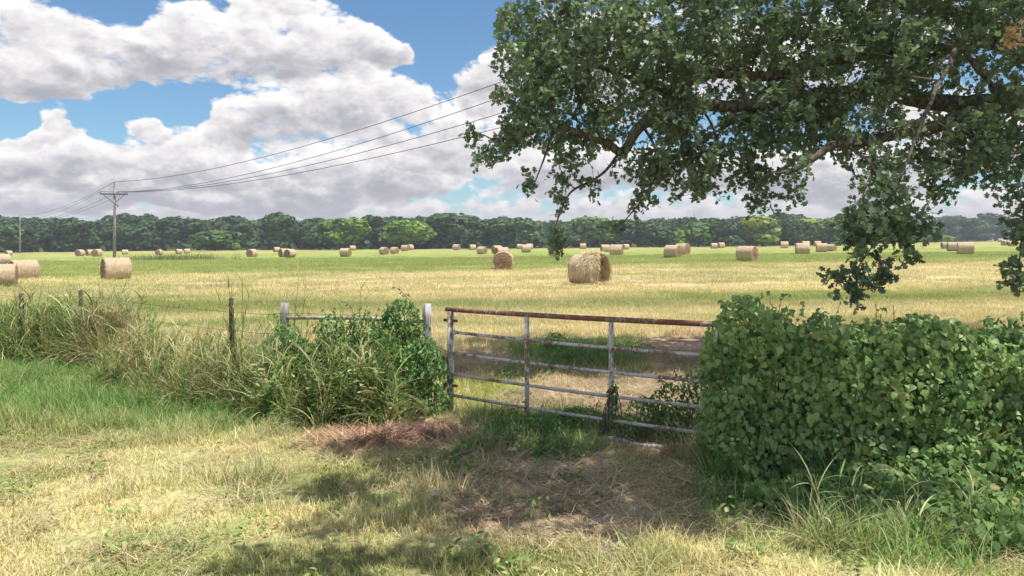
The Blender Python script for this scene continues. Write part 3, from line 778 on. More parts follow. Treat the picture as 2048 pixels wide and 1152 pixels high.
# angle: 0 = the rolled side faces the camera; 90 = an end faces the camera
bl = [
 (4, 529, 573, -8, 'hay bale cut off by the left edge of the photo, nearest on that side'),
 (47, 519, 560, 18, 'hay bale touching the right side of the one cut off at the left edge'),
 (5, 508, 529, 20, 'hay bale behind the left edge pair, partly cut off by the frame'),
 (17, 503, 511, 40, 'tiny hay bale peeking above the left edge group'),
 (232, 515, 559, 14, 'large lone hay bale in front of the near utility pole'),
 (160, 499, 512, 55, 'small hay bale left of a touching pair near the utility pole'),
 (180, 499, 511, 30, 'half hidden left hand bale of the pair left of the near utility pole'),
 (194, 498, 513, 60, 'front bale of the touching pair left of the near utility pole'),
 (250, 500, 509, 5, 'flat looking small hay bale just right of the near utility pole'),
 (318, 499, 510, 65, 'small round hay bale beside the weedy hump on the left'),
 (358, 502, 508, 20, 'tiny hay bale low in the weeds right of the weedy hump'),
 (374, 498, 507, 10, 'small pale hay bale at the right end of the weedy hump'),
 (504, 498, 514, 55, 'lone hay bale left of an overlapping trio in the left mid field'),
 (553, 494, 504, 25, 'small rear bale at the left of the overlapping trio'),
 (569, 497, 514, 30, 'half hidden bale in the middle of the overlapping trio'),
 (580, 498, 515, 50, 'front right bale of the overlapping trio'),
 (691, 496, 513, -28, 'hay bale in front of a smaller one below the bushy green tree'),
 (705, 491, 501, 15, 'small hay bale just behind and right of the one below the bushy green tree'),
 (768, 494, 509, -60, 'left bale of two side by side below the lime green tree'),
 (789, 494, 507, -45, 'right bale of two side by side below the lime green tree'),
 (810, 490, 502, -30, 'left of two small far bales under the right side of the lime green tree'),
 (820, 489, 500, 50, 'right of two small far bales under the right side of the lime green tree'),
 (913, 488, 500, -35, 'small lone hay bale under the tall spreading dark tree'),
 (945, 489, 500, 20, 'small far hay bale between a lone bale and a darker ended one left of centre'),
 (964, 493, 508, -40, 'hay bale with its brown end turned right, just left of the central group of three'),
 (994, 491, 507, 30, 'rearmost bale of the central group of three stacked in line'),
 (1003, 494, 516, 25, 'middle bale of the central group, directly behind the brown ended bale'),
 (1007, 502, 540, 86, 'hay bale with its round brown end facing the camera in mid field'),
 (1039, 488, 498, 10, 'small far hay bale right of the central group, left of a tight pair'),
 (1052, 489, 505, 5, 'front bale of the tight pair right of the central group'),
 (1058, 487, 499, 30, 'rear bale of the tight pair right of the central group'),
 (1107, 496, 512, 10, 'hay bale mostly hidden behind the lowest hanging oak strand'),
 (1166, 487, 498, 5, 'small lone far hay bale above the shaggy loose one'),
 (1210, 489, 504, 15, 'left bale of the three close together right of the shaggy one'),
 (1233, 489, 511, -12, 'largest front bale of the three close together right of the shaggy one'),
 (1251, 488, 499, 40, 'small rear bale at the right of the three beyond the shaggy one'),
 (1346, 490, 516, -30, 'front hay bale of the overlapping pair below the pale leaning bush'),
 (1365, 487, 509, -35, 'rear hay bale of the overlapping pair below the pale leaning bush'),
 (1428, 486, 497, 15, 'left one of two tiny far bales right of the grey green domed bush'),
 (1442, 485, 496, 30, 'right one of two tiny far bales right of the grey green domed bush'),
 (1494, 492, 523, -24, 'large hay bale with its end turned right, below the yellow green round tree'),
 (1503, 483, 493, 20, 'tiny hay bale showing just above the large one below the yellow green tree'),
 (1528, 484, 493, 35, 'tiny pale hay bale at the foot of the yellow green round tree'),
 (1569, 483, 496, 5, 'small hay bale midway between the large bale and the upright looking one'),
 (1605, 486, 509, 8, 'square looking hay bale below the wide yellow green tree'),
 (1611, 482, 495, 20, 'bale hidden behind the square looking one below the wide yellow green tree'),
 (1635, 482, 493, 15, 'small rear bale of the group left of the hanging oak cluster'),
 (1643, 486, 504, 5, 'pale front bale of the group left of the hanging oak cluster'),
 (1663, 488, 502, -30, 'hay bale half covered by the left leaves of the hanging oak cluster'),
 (1891, 484, 497, 20, 'rear left bale of the three on the right by the hanging oak cluster'),
 (1906, 484, 502, 10, 'middle bale of the three on the right by the hanging oak cluster'),
 (1931, 484, 510, 4, 'largest and rightmost of the three bales right of the hanging oak cluster'),
 (2001, 477, 484, 10, 'tiniest farthest hay bale high on the field near the right edge'),
 (2010, 480, 491, 15, 'small far hay bale near the right edge, below the tiniest one'),
 (2024, 483, 493, 25, 'small hay bale half behind the oak leaves at the right edge'),
]
for b_ in bl: bale(*b_)
# the shaggy bale whose wrap has come off
sb = bale(1174, 509, 569, -34, 'shaggy hay bale with loose straw spilling over its right half in mid field', 0.84)
a = Acc(); m_ = 7500; r = np.random.default_rng(5); D = 1.55
th = r.uniform(-0.5, math.pi+0.5, m_); xx = r.uniform(0.0, 0.45, m_)*D
P_ = np.stack([xx, 0.49*D*np.cos(th), 0.49*D*np.sin(th)+0.465*D], 1); P_[:, 2] = np.maximum(P_[:, 2], 0.02)
endm = r.random(m_) < 0.3; P_[endm, 0] = 0.45*D; q_ = np.sqrt(r.random(endm.sum())); P_[endm, 1] *= q_; P_[endm, 2] = (P_[endm, 2]-.465*D)*q_+.465*D
out_ = np.stack([0.3*np.ones(m_), np.cos(th), np.maximum(np.sin(th), 0)], 1)
down = np.stack([r.normal(size=m_)*.6, -np.cos(th)*0+np.sin(th)*np.sign(np.cos(th))*0.6+r.normal(size=m_)*.3, -np.abs(np.cos(th))-0.25+r.normal(size=m_)*.35], 1)
dd = out_*0.25+down; dd /= np.linalg.norm(dd, axis=1, keepdims=True); ln = r.uniform(0.12, 0.38, m_)
sd = np.cross(dd, out_); sd /= (np.linalg.norm(sd, axis=1, keepdims=True)+1e-6); w_ = r.uniform(0.004, 0.009, m_)[:, None]
p0 = P_ + out_*0.03; p1 = p0 + dd*ln[:, None]*.5 + out_*0.05; p2 = p0 + dd*ln[:, None]; 
for q in (p0, p1, p2): q[:, 2] = np.maximum(q[:, 2], 0.015)
Vv = np.stack([p0-sd*w_, p0+sd*w_, p1-sd*w_, p1+sd*w_, p2-sd*w_*.4, p2+sd*w_*.4], 1).reshape(-1, 3); b_ = np.arange(m_)*6
a.add(Vv, np.concatenate([np.stack([b_, b_+1, b_+3, b_+2], 1), np.stack([b_+2, b_+3, b_+5, b_+4], 1)]), None, np.repeat(r.random(m_), 6))
tag(link('loose_straw', a.mesh('loose_straw', M['straw']), sb), None, None, None, 'stuff')
# straw fallen round its foot and along the windrow to the right
a = Acc(); m_ = 2600
g0 = G(1176, 569)
ex = np.where(r.random(m_) < 0.5, r.normal(size=m_)*1.0+0.1, r.uniform(0.5, 7, m_)); ey = np.where(ex > 1.3, r.normal(size=m_)*0.16+0.35+0.08*ex, r.normal(size=m_)*0.42-0.6)
P_ = np.stack([g0.x+ex, g0.y+ey, gz(g0.x+ex, g0.y+ey)+0.02+0.12*r.random(m_)], 1)
blades(a, P_, r.random(m_)*6.28, r.uniform(0.12, 0.4, m_), r.uniform(0.010, 0.02, m_), r.uniform(1.2, 1.6, m_), r.uniform(-.1, .3, m_), r.random(m_), 2)
tag(link('spilled_straw', a.mesh('spilled_straw', M['straw'])), 'pale straw spilled on the ground round the shaggy bale', None, None, 'stuff')

# ------------------------------------------------------------------ utility poles and wires
def utility_pole(px, top, base, d, arm_w, label, rz):
    x = (px-CX)/F*d; z0 = float(gz(x, d)); ht = H + (HY-top)/F*d - z0
    r_ = empty('utility_pole', (x, d, z0), rz, label, 'utility pole', 'wooden utility poles at the far side of the field')
    a = Acc(); tube(a, [(0,0,-0.5), (0,0,ht*0.5), (0,0,ht)], [0.25, 0.22, 0.17], 12); link('pole', a.mesh('pole', M['polewood']), r_)
    az_ = ht - 0.147*ht
    a = Acc(); box(a, (0, -0.26, az_), (arm_w, 0.16, 0.20)); link('crossarm', a.mesh('crossarm', M['armwood'], False), r_)
    for sx_ in (-1, 1):
        a = Acc(); tube(a, [(sx_*arm_w*0.38, -0.20, az_-0.09), (sx_*0.10, -0.20, az_-0.115*ht)], 0.05, 6); link('brace', a.mesh('brace', M['armwood']), r_)
    ends = []
    for q in (-0.48, 0.16, 0.48):
        a = Acc(); tube(a, [(q*arm_w,-.26,az_+.10), (q*arm_w,-.26,az_+.2), (q*arm_w,-.26,az_+.24), (q*arm_w,-.26,az_+.38)], [0.03, 0.03, 0.10, 0.06], 8)
        link('insulator', a.mesh('insulator', M['porcelain']), r_); ends.append((q*arm_w, -.26, az_+.40))
    a = Acc(); tube(a, [(0.16, -0.25, ht*0.72), (0.55, -0.25, ht*0.715), (0.60, -.25, ht*0.69)], [0.05, 0.05, 0.12], 8); link('fuse_bracket', a.mesh('fuse_bracket', M['armwood']), r_)
    a = Acc(); tube(a, [(0, 0, ht), (0, 0, ht+0.18)], [0.08, 0.05], 8); link('pole_top_pin', a.mesh('pole_top_pin', M['porcelain']), r_)
    mt = Matrix.Translation((x, d, z0)) @ Matrix.Rotation(rz, 4, 'Z')
    return [mt @ Vector((0, 0, ht+0.18))] + [mt @ Vector(e) for e in ends]
A1 = utility_pole(229, 366, 511, 120, 4.2, 'near wooden utility pole with a crossarm on the left of the field', R(8))
A2 = utility_pole(40, 431, 505, 226, 4.2, 'far wooden utility pole near the left edge of the photo', R(8))
names = ['uppermost power line running from the near pole top into the oak', 'second power line from the top, running from the near pole crossarm to the oak',
         'third power line from the top, running from the near pole crossarm to the oak', 'lowest power line running from the near pole crossarm into the oak']
for k, py990 in enumerate((168, 198, 230, 258)):
    p0 = A1[[0, 3, 2, 1][k]]; E = Vector((30.0+k*0.5, 22.0))
    s_ = 0.0
    for q in np.linspace(0, 1, 2001):
        xx_ = p0.x+(E.x-p0.x)*q; yy_ = p0.y+(E.y-p0.y)*q
        if xx_/yy_ > (990-CX)/F: s_ = q; break
    sag = 3.4; zt = H + (HY-py990)/F*(p0.y+(E.y-p0.y)*s_)
    z1 = p0.z + (zt - p0.z + 4*sag*s_*(1-s_))/s_
    pts = [(p0.x+(E.x-p0.x)*q, p0.y+(E.y-p0.y)*q, p0.z+(z1-p0.z)*q-4*sag*q*(1-q)) for q in np.linspace(0, 1, 40)]
    a = Acc(); tube(a, pts, np.linspace(0.036, 0.020, 40), 6); tag(link('power_line', a.mesh('power_line', M['wire'])), names[k], 'power line', 'power lines from the poles')
    q0, q1 = A1[k], A2[k]
    pts = [q0.lerp(q1, q) - Vector((0, 0, 4*1.6*q*(1-q))) for q in np.linspace(0, 1, 24)]
    a = Acc(); tube(a, pts, 0.028, 5)
    tag(link('power_line', a.mesh('power_line', M['wire'])), ['topmost wire strung between the near and far utility poles', 'wire on the left crossarm tips between the two utility poles',
        'middle crossarm wire between the two utility poles', 'wire on the right crossarm tips between the two utility poles'][k], 'power line', 'power lines from the poles')

# weedy hump behind the lone left bale
a = Acc(); n = 1500; gH = G(345, 520)
P_ = np.stack([gH.x+rng.normal(size=n)*4.2, gH.y+rng.normal(size=n)*1.5, np.zeros(n)], 1); P_[:, 2] = gz(P_[:, 0], P_[:, 1])
blades(a, P_, rng.random(n)*6.28, rng.uniform(.4, 1.3, n), rng.uniform(.03, .06, n), rng.uniform(0, .5, n), rng.uniform(.2, 1, n), rng.random(n), 3)
hm = leafmat('hump_weeds', (0.09,0.13,0.04), (0.28,0.29,0.11), None, 0.25, 0.7, 0.2)
tag(link('field_weeds', a.mesh('field_weeds', hm)), 'low weedy patch in the field right of the near utility pole', None, None, 'stuff')

# ------------------------------------------------------------------ steel gate
GA = Vector((-0.76, 9.15, 0)); GB = Vector((2.02, 7.22, 0))
GA.z = float(gz(GA.x, GA.y)); GB.z = float(gz(GB.x, GB.y))
gd = (GB-GA); glen = gd.length; gdir = gd.normalized()
gate = empty('farm_gate', GA, 0, 'rusty steel farm gate with flaking white paint and a red brown top rail', 'gate')
def GP(t, z, off=0): 
    p = gdir*t*glen; return Vector((p.x, p.y, (GB.z-GA.z)*t + z)) + Vector((gdir.y, -gdir.x, 0))*off
def gpart(name, pts, r_, mat, label=None, n=12):
    a = Acc(); tube(a, pts, r_, n); o = link(name, a.mesh(name, mat), gate); tag(o, label); return o
def rail_pts(z0, z1, t0=0.0, t1=1.0, bow=0.0): return [GP(t0+(t1-t0)*q, z0+(z1-z0)*q - bow*math.sin(q*math.pi)) for q in np.linspace(0, 1, 14)]
gpart('end_upright', [GP(0, 0.02), GP(0, 0.7), GP(0, 1.235)], 0.040, M['flaky'])
gpart('end_upright', [GP(1, 0.02), GP(1, 0.7), GP(1, 1.235)], 0.040, M['flaky'])
gpart('top_rail', rail_pts(1.255, 1.285, -0.02, 1.0, 0.012), 0.029, M['rust'], 'rusty red brown top rail')
for z0, z1 in ((0.98, 0.975), (0.72, 0.715), (0.46, 0.46), (0.20, 0.205)):
    gpart('rail', rail_pts(z0, z1, 0.0, 1.0, 0.018), 0.019, M['flaky_dim'] if z0 < 0.7 else M['flaky'])
for t_ in (0.337, 0.655):
    gpart('upright', [GP(t_, 0.05, 0.01), GP(t_, 0.6, 0.01), GP(t_, 1.235, 0.01)], 0.026, M['flaky'])
gpart('hinge', [GP(-0.03, 1.12), GP(0.03, 1.12)], 0.018, M['rust']); gpart('hinge', [GP(-0.03, 0.32), GP(0.03, 0.32)], 0.018, M['rust'])
for t_ in (0.02, 0.33, 0.65):
    gpart('weld_collar', [GP(t_, 0.955), GP(t_, 1.0)], 0.033, M['flaky_dim'])

# ------------------------------------------------------------------ left fence
FO = Vector((-1.07, 9.3, float(gz(-1.07, 9.3))))
fence = empty('wire_fence', FO, 0, 'old wire fence with mismatched posts running left from the gate through weeds', 'fence')
def fpost(x, y, ht, r_, mat, label, lean=(0, 0), n=12, name='post'):
    z = float(gz(x, y)); a = Acc(); k = 9
    pts = [(x+lean[0]*q*ht+0.006*random.uniform(-1, 1), y+lean[1]*q*ht, z-0.1+(ht+0.1)*q) for q in np.linspace(0, 1, k)]
    tube(a, pts, np.linspace(r_*1.08, r_*0.94, k), n, 0.5, True, 0.16)
    o = link(name, a.mesh(name, mat, True, FO), fence); tag(o, label); return Vector(pts[-1])
fpost(-1.07, 9.3, 1.32, 0.056, M['whitewood'], 'thick weathered white gate post')
fpost(-2.95, 9.6, 1.33, 0.056, M['greywood'], 'grey wooden post with a flat cut top')
fpost(-3.72, 9.95, 1.38, 0.034, M['darkwood'], 'thin dark leaning post', (-0.045, 0))
fpost(-7.75, 13.3, 1.30, 0.035, M['darkwood'], 'thin dark post in the tall grass')
fpost(-8.95, 13.5, 1.25, 0.038, M['darkwood'], 'dark post at the left end of the fence')
a = Acc(); tube(a, [(-2.93, 9.58, 1.12), (-2.0, 9.44, 1.13), (-1.10, 9.30, 1.10)], 0.024, 10); tag(link('brace_rail', a.mesh('brace_rail', M['flaky_dim'], True, FO), fence), 'pale horizontal brace pipe')
for hz_ in (0.35, 0.65, 0.95, 1.2):
    line = [(-1.09, 9.24), (-2.95, 9.53), (-3.74, 9.90), (-7.75, 13.24), (-8.95, 13.44), (-12, 15.6)]
    pts = []
    for (xa, ya), (xb, yb) in zip(line, line[1:]):
        for q in np.linspace(0, 1, 6, endpoint=False): pts.append((xa+(xb-xa)*q, ya+(yb-ya)*q, float(gz(xa, ya))+hz_-0.03*math.sin(q*math.pi)))
    a = Acc(); tube(a, pts, 0.0028, 5, 0.5, False); link('wire', a.mesh('wire', M['fencewire'], True, FO), fence)

# ------------------------------------------------------------------ tall grass along the left fence
def clump(n, h, w, spread, lean, bend, seed, stems=4):
    a = Acc(); r = rng
    ph = r.random(n)*6.283; rad_ = spread*np.sqrt(r.random(n))
    P = np.stack([rad_*np.cos(ph), rad_*np.sin(ph), -0.03+0*ph], 1); hd = ph + r.normal(size=n)*0.9
    blades(a, P, hd, r.uniform(*h, n), r.uniform(*w, n), r.uniform(*lean, n), r.uniform(*bend, n), r.random(n), 7)
    for _ in range(stems):
        an = r.random()*6.28; L = r.uniform(h[1]*.8, h[1]*1.15); ln = r.uniform(0.02, 0.3)
        pts = [(math.cos(an)*ln*q*q*L, math.sin(an)*ln*q*q*L, q*L) for q in np.linspace(0, 1, 6)]
        tube(a, pts, np.linspace(0.004, 0.002, 6), 4, 0.75, False)
        m_ = 5; hh = np.array([pts[j] for j in (1, 2, 3, 4, 4)]); blades(a, hh+0.0, r.random(m_)*6.28, r.uniform(.25, .5, m_), r.uniform(.010, .018, m_), r.uniform(.3, .7, m_), r.uniform(.8, 1.7, m_), r.random(m_), 5)
    return a.mesh('grass_clump', GM)
john = [clump(26, (0.45, 1.0), (0.010, 0.022), 0.10, (0.0, 0.55), (0.7, 2.1), k) for k in range(8)]
fine = [clump(60, (0.35, 0.75), (0.005, 0.011), 0.14, (0.0, 0.6), (0.5, 1.9), k, 1) for k in range(6)]
def leafy_weed(seed):
    a = Acc()
    for _ in range(7):
        an = rng.random()*6.28; L = rng.uniform(.35, .85); ln = rng.uniform(.1, .5)
        pts = np.array([(math.cos(an)*ln*q*q*L, math.sin(an)*ln*q*q*L, q*L) for q in np.linspace(0, 1, 7)])
        tube(a, pts, np.linspace(.005, .002, 7), 4, .4, False); k = 20
        q = rng.uniform(.15, 1, k)*6; i_ = np.minimum(q.astype(int), 5); P = pts[i_] + (pts[i_+1]-pts[i_])*(q-i_)[:, None]
        ph = rng.random(k)*6.28; tip = np.stack([np.cos(ph), np.sin(ph), rng.uniform(-.2, .5, k)], 1)
        leaves(a, OVAL, P, np.stack([-np.cos(ph)*.3, -np.sin(ph)*.3, np.ones(k)], 1)+rng.normal(size=(k, 3))*.25, tip, rng.uniform(.05, .11, k), rng.random(k))
    return a.mesh('leafy_weed', GM)
leafy = [leafy_weed(k) for k in range(6)]
def region(pts_, n, col, protos, smin, smax, name, label, cv=0.25):
    """pts_ = list of (base px, base py, spread px x, spread m y, weight)"""
    X, Y = [], []
    wsum = sum(p[4] for p in pts_)
    for (px, py, sx_, sy_, w_) in pts_:
        k = int(n*w_/wsum); g = G(px, py)
        X.append(g.x + rng.uniform(-1, 1, k)*sx_/F*g.y); Y.append(g.y + rng.uniform(-1, 1, k)*sy_)
    X = np.concatenate(X); Y = np.concatenate(Y); k = len(X); s = rng.uniform(smin, smax, k)
    C = np.array(col)[rng.integers(0, len(col), k)]*(1-cv+2*cv*rng.random((k, 1)))
    return scatter(name, protos, np.stack([X, Y, gz(X, Y)], 1), rots(k, 0.1), np.stack([s, s, s], 1), C, label)
gG = (0.16,0.28,0.075); gY = (0.36,0.37,0.14); gT = (0.52,0.42,0.25); gD = (0.09,0.17,0.045); gP = (0.46,0.47,0.24)
region([(60, 722, 170, 0.8, 3), (150, 715, 90, 0.7, 2), (240, 725, 60, 0.6, 1)], 210, [gG, gY, gG, gP, gG, gD], john, 0.75, 1.25, 'tall_grass', 'tall green and straw coloured grass at the left end of the fence')
region([(205, 735, 38, 0.35, 1)], 26, [gT, (0.6,0.48,0.32)], john, 0.9, 1.15, 'dead_tall_grass', 'pale dead grass drooping at the right end of the left tall grass', 0.12)
region([(330, 770, 110, 0.5, 2), (420, 780, 120, 0.45, 2), (530, 790, 90, 0.5, 1.6), (270, 760, 60, 0.4, 1), (470, 800, 110, .4, 1.5)], 190, [gG, gY, gP, gY, gT, gD], john, 0.55, 0.95, 'arching_grass', 'arching yellow green grass in front of the thin dark leaning post')
region([(640, 830, 110, 0.4, 3), (720, 840, 90, 0.4, 3), (560, 815, 70, 0.4, 1.5), (650, 790, 130, 0.35, 2)], 280, [gG, gD, gG, gY, (0.22,0.36,0.10), gP, gP], john+fine+leafy, 0.52, 0.98, 'fence_weeds', 'green weeds and grass heaped left of the vine covered gate post')
region([(120, 770, 200, 0.8, 2), (480, 800, 200, 0.5, 2), (1850, 960, 220, 0.35, .6), (1520, 930, 150, 0.5, 1.8), (1850, 1090, 260, .15, 1.0)], 170, [gG, (0.14,0.26,0.07), (0.2,0.30,0.09), gP], fine, 0.4, 0.75, 'long_grass', 'long soft green grass on the near side of the fence and hedge')
# tall thin seed stalks standing above the fence
def stalk_plant(px, d, tops, label):
    x0 = (px-CX)/F*d; z0 = float(gz(x0, d)); o_ = Vector((x0, d, z0))
    r_ = empty('tall_grass_stalk', o_, 0, label, 'grass stalks', 'tall stalks standing above the left fence')
    for (tx, ty) in tops:
        tp = W(tx, ty, d + random.uniform(-.15, .15)) - o_; a = Acc()
        b0 = Vector((random.uniform(-.06, .06), random.uniform(-.06, .06), 0)); md = b0.lerp(tp, .5) + Vector((random.uniform(-.04, .04), 0, .06))
        pts = smooth_path([b0, md, tp], 6); tube(a, pts, np.linspace(.006, .0025, len(pts)), 5, .6)
        hh = np.array([tuple(pts[j]) for j in (5, 6, 7, 8, 9, 10, 11)]); m_ = len(hh)
        blades(a, hh, rng.random(m_)*6.28, rng.uniform(.18, .42, m_), rng.uniform(.009, .016, m_), rng.uniform(.2, .6, m_), rng.uniform(.5, 1.3, m_), rng.random(m_), 5)
        link('stalk', a.mesh('stalk', stalkm), r_)
stalkm = leafmat('stalk_green', (0.16,0.20,0.06), (0.42,0.40,0.20), None, 0.3, 0.6, 0.25)
stalk_plant(478, 9.8, [(452, 545), (462, 560), (484, 552), (500, 585), (440, 600)], 'tall stalks rising behind the thin dark leaning post')
stalk_plant(585, 9.7, [(572, 575), (598, 548), (612, 566), (590, 590), (622, 600)], 'tall stalks rising behind the grey wooden post')
stalk_plant(700, 9.5, [(722, 568), (704, 600), (684, 610)], 'tall stalks between the grey wooden post and the vine covered post')
def twiggy(px, d, tops, label):
    x0 = (px-CX)/F*d; o_ = Vector((x0, d, float(gz(x0, d)))); r_ = empty('dry_shoot', o_, 0, label, 'dead stems', 'dry shoots poking above the hedge')
    for (tx, ty) in tops:
        tp = W(tx, ty, d) - o_; a = Acc(); pts = smooth_path([Vector((0, 0, .5)), tp*.6+Vector((.02, 0, .1)), tp], 5)
        tube(a, pts, np.linspace(.006, .003, len(pts)), 5, .3)
        hh = np.array([tuple(pts[j]) for j in (6, 7, 8, 9, 10)]); blades(a, hh, rng.random(5)*6.28, rng.uniform(.06, .13, 5), rng.uniform(.006, .012, 5), rng.uniform(.3, 1, 5), rng.uniform(.3, 1, 5), rng.random(5), 3)
        link('stem', a.mesh('stem', M['dryweed']), r_)
twiggy(1745, 7.6, [(1752, 604), (1738, 640), (1762, 628)], 'thin brown dry shoot poking above the middle of the vine hedge')
twiggy(1800, 7.5, [(1786, 618), (1805, 632)], 'forked dry shoot above the vine hedge, right of the straight one')
twiggy(1650, 7.6, [(1640, 622), (1652, 634)], 'short dry shoot above the dip in the vine hedge')
# pale flax-like blades leaning out at the foot of the gate post
a = Acc(); gF = G(838, 838); n = 16
hd = rng.uniform(3.5, 5.0, n); blades(a, np.tile(np.array([0.08, 0.0, 0.05]), (n, 1))+rng.normal(size=(n, 3))*0.02, hd, rng.uniform(.40, .70, n), rng.uniform(.022, .034, n), rng.uniform(.3, .9, n), rng.uniform(.5, 1.3, n), rng.random(n), 7)
pm = leafmat('pale_blade', (0.36,0.42,0.24), (0.62,0.64,0.42), None, 0.3, 0.5, 0.3)
pb = empty('blade_plant', (gF.x, gF.y, gF.z+0.02), 0, 'plant with pale broad blades leaning left at the foot of the vine covered post', 'plant')
link('blades', a.mesh('blades', pm), pb)

# ------------------------------------------------------------------ vine masses
def vine_mass(name, label, cat, blobs_, n, size, mat, root, singles=0, tpl=OVAL, grp=None, outward=(0, -1.0, 0.35), shoots=0, objmat=None, bvlo=0.0):
    """leaves over the skins of overlapping ellipsoids: (x, y, z, rx, ry, rz)"""
    r_ = empty(name, root, 0, label, cat, grp)
    B = np.array(blobs_, float); area = (B[:, 3]*B[:, 5])+(B[:, 4]*B[:, 5])+B[:, 3]*B[:, 4]; p = area/area.sum()
    k = rng.choice(len(B), n*3, p=p); d = rdir(n*3); b = B[k]
    rr = np.where(rng.random(n*3) < 0.66, rng.uniform(0.93, 1.10, n*3), rng.uniform(0.45, 0.93, n*3))[:, None]
    P = b[:, :3] + d*b[:, 3:6]*rr
    ins = np.zeros(len(P), bool)
    for q in range(len(B)):
        e = ((P-B[q, :3])/B[q, 3:6]); ins |= ((np.sum(e*e, 1) < 0.40) & (k != q))
    ok = (~ins) & (P[:, 2] > gz(P[:, 0], P[:, 1]) + 0.02) & (d[:, 1] < 0.8); P = P[ok][:n]; d = d[ok][:n]; m_ = len(P)
    nl = fb(P[:, 0]*1.0+P[:, 1], P[:, 2], 2.6, 1.0)-0.5; nq = fb(P[:, 0], P[:, 2]*1.2, 6.0, 31.0)
    P = P + np.stack([0*nl, -0.42*nl, 0.10*nl], 1)
    nrm = d*0.8 + np.array(outward)*0.55 + rng.normal(size=(m_, 3))*0.62
    tip = np.stack([rng.normal(size=m_)*0.55, -0.35+rng.normal(size=m_)*.3, -1.0+rng.normal(size=m_)*0.35], 1)
    sz = size[0]*.8 + (size[1]*1.15-size[0]*.8)*rng.random(m_)**1.5; bv = np.clip(0.5+0.22*rng.normal(size=m_)+1.5*(nq-.5), 0, 1)
    first = np.argsort(P[:, 1] - sz*3 + rng.random(m_)*0.15)[:singles] if singles else np.array([], int)
    rest_ = np.setdiff1d(np.arange(m_), first)
    a = Acc(); rt = np.array(tuple(root))
    leaves(a, tpl, P[rest_]-rt, nrm[rest_], tip[rest_], sz[rest_], bv[rest_])
    tag(link('foliage', a.mesh('foliage', mat), r_), None, None, None, 'stuff')
    # runners that stray out of the mass, with leaves along them
    if shoots:
        a = Acc(); up_ = np.where(P[:, 2] > np.quantile(P[:, 2], .80))[0]; LP = []; 
        for c_ in range(shoots):
            i_ = rng.choice(up_) if c_ % 2 else rng.integers(m_)
            b0 = P[i_]-rt; L_ = rng.uniform(.12, .34); dr = np.array([rng.normal()*.6, -abs(rng.normal())*.5, (1.0 if c_ % 2 else -.5)+rng.normal()*.3]); dr /= np.linalg.norm(dr)
            k_ = 7; tt = np.linspace(0, 1, k_)[:, None]; pts = b0 + dr*tt*L_ + np.array([0, 0, -.16*L_*2])*tt**2 + np.sin(tt*3)*rng.normal(size=3)*.03
            tube(a, pts, np.linspace(.0028, .0014, k_), 4, rng.random(), False); LP += [p for p in pts[1:]]
        LP = np.array(LP); q_ = len(LP)
        leaves(a, tpl, LP, rng.normal(size=(q_, 3))*.5+np.array([0, -.6, .6]), rng.normal(size=(q_, 3))*.7+np.array([0, -.2, -.6]), rng.uniform(size[0]*.6, size[1]*.9, q_), rng.random(q_))
        tag(link('runners', a.mesh('runners', mat), r_), None, None, None, 'stuff')
    # woody stems inside
    a = Acc()
    for _ in range(max(8, n//120)):
        q = B[rng.integers(len(B))]; x0, y0 = q[0]+rng.uniform(-.3, .3)*q[3], q[1]+rng.uniform(-.3, .3)*q[4]
        pts = smooth_path([(x0, y0, float(gz(x0, y0))), (x0+rng.uniform(-.1, .1), y0, q[2]*.5), (q[0]+rng.uniform(-.8, .8)*q[3], q[1]+rng.uniform(-.6, .2)*q[4], q[2]+q[5]*rng.uniform(.1, .8))], 5)
        tube(a, np.array([tuple(p) for p in pts])-rt, np.linspace(.010, .004, len(pts)), 5, rng.random())
    tag(link('stems', a.mesh('stems', M['twig']), r_), None, None, None, 'stuff')
    if singles:
        Bs = basis(nrm[first], tip[first])
        mats = []
        for q in range(6):
            V0, Q0 = tpl; V1 = V0.copy(); V1[:, 2] *= 0.6+0.25*q; V1[:, 0] *= 0.9+0.05*q
            mats.append(mk_mesh('leaf', V1, Q0, None, objmat or mat, np.full(len(V0), q/6.0), True))
        for q, i_ in enumerate(first):
            o = link('leaf', mats[q % 6], r_)
            mt = Matrix(Bs[q].tolist()).to_4x4(); o.rotation_euler = mt.to_euler(); o.location = P[i_]-rt; o.scale = (sz[i_],)*3
    return r_
# hedge right of the gate: vine grown over the fence
def hz_w(px, top, d, bot=None): # world x and top z
    return (px-CX)/F*d, H-(top-HY)/F*d
hb = []
for (px, top, d, rx) in [(1464, 640, 7.0, .23), (1495, 596, 6.95, .22), (1545, 622, 6.9, .22), (1605, 660, 6.85, .25), (1660, 632, 6.75, .24), (1730, 652, 6.75, .28), (1800, 650, 6.7, .3),
                          (1855, 634, 6.6, .20), (1905, 644, 6.6, .22), (1965, 676, 6.55, .3), (2030, 660, 6.5, .3), (2110, 660, 6.4, .4), (2220, 650, 6.3, .5)]:
    x_, zt = hz_w(px, top, d-0.1); g0 = float(gz(x_, d))
    zc = zt - 0.30
    hb.append((x_, d, zc, rx, 0.33, 0.30)); hb.append((x_+0.03, d-0.03, zc-0.38, rx*1.08, 0.38, 0.38)); hb.append((x_, d-0.02, 0.32, rx*1.1, 0.42, 0.36))
hroot = Vector((3.3, 6.85, float(gz(3.3, 6.85))))
vine_mass('vine_hedge', 'dense hedge of dark heart shaped vine leaves covering the fence right of the gate', 'hedge', hb, 21000, (0.036, 0.068), M['vineleaf'], hroot, 300, HEART, shoots=170, objmat=M['vineleaf_obj'])
# (long tips that stray out of the hedge)

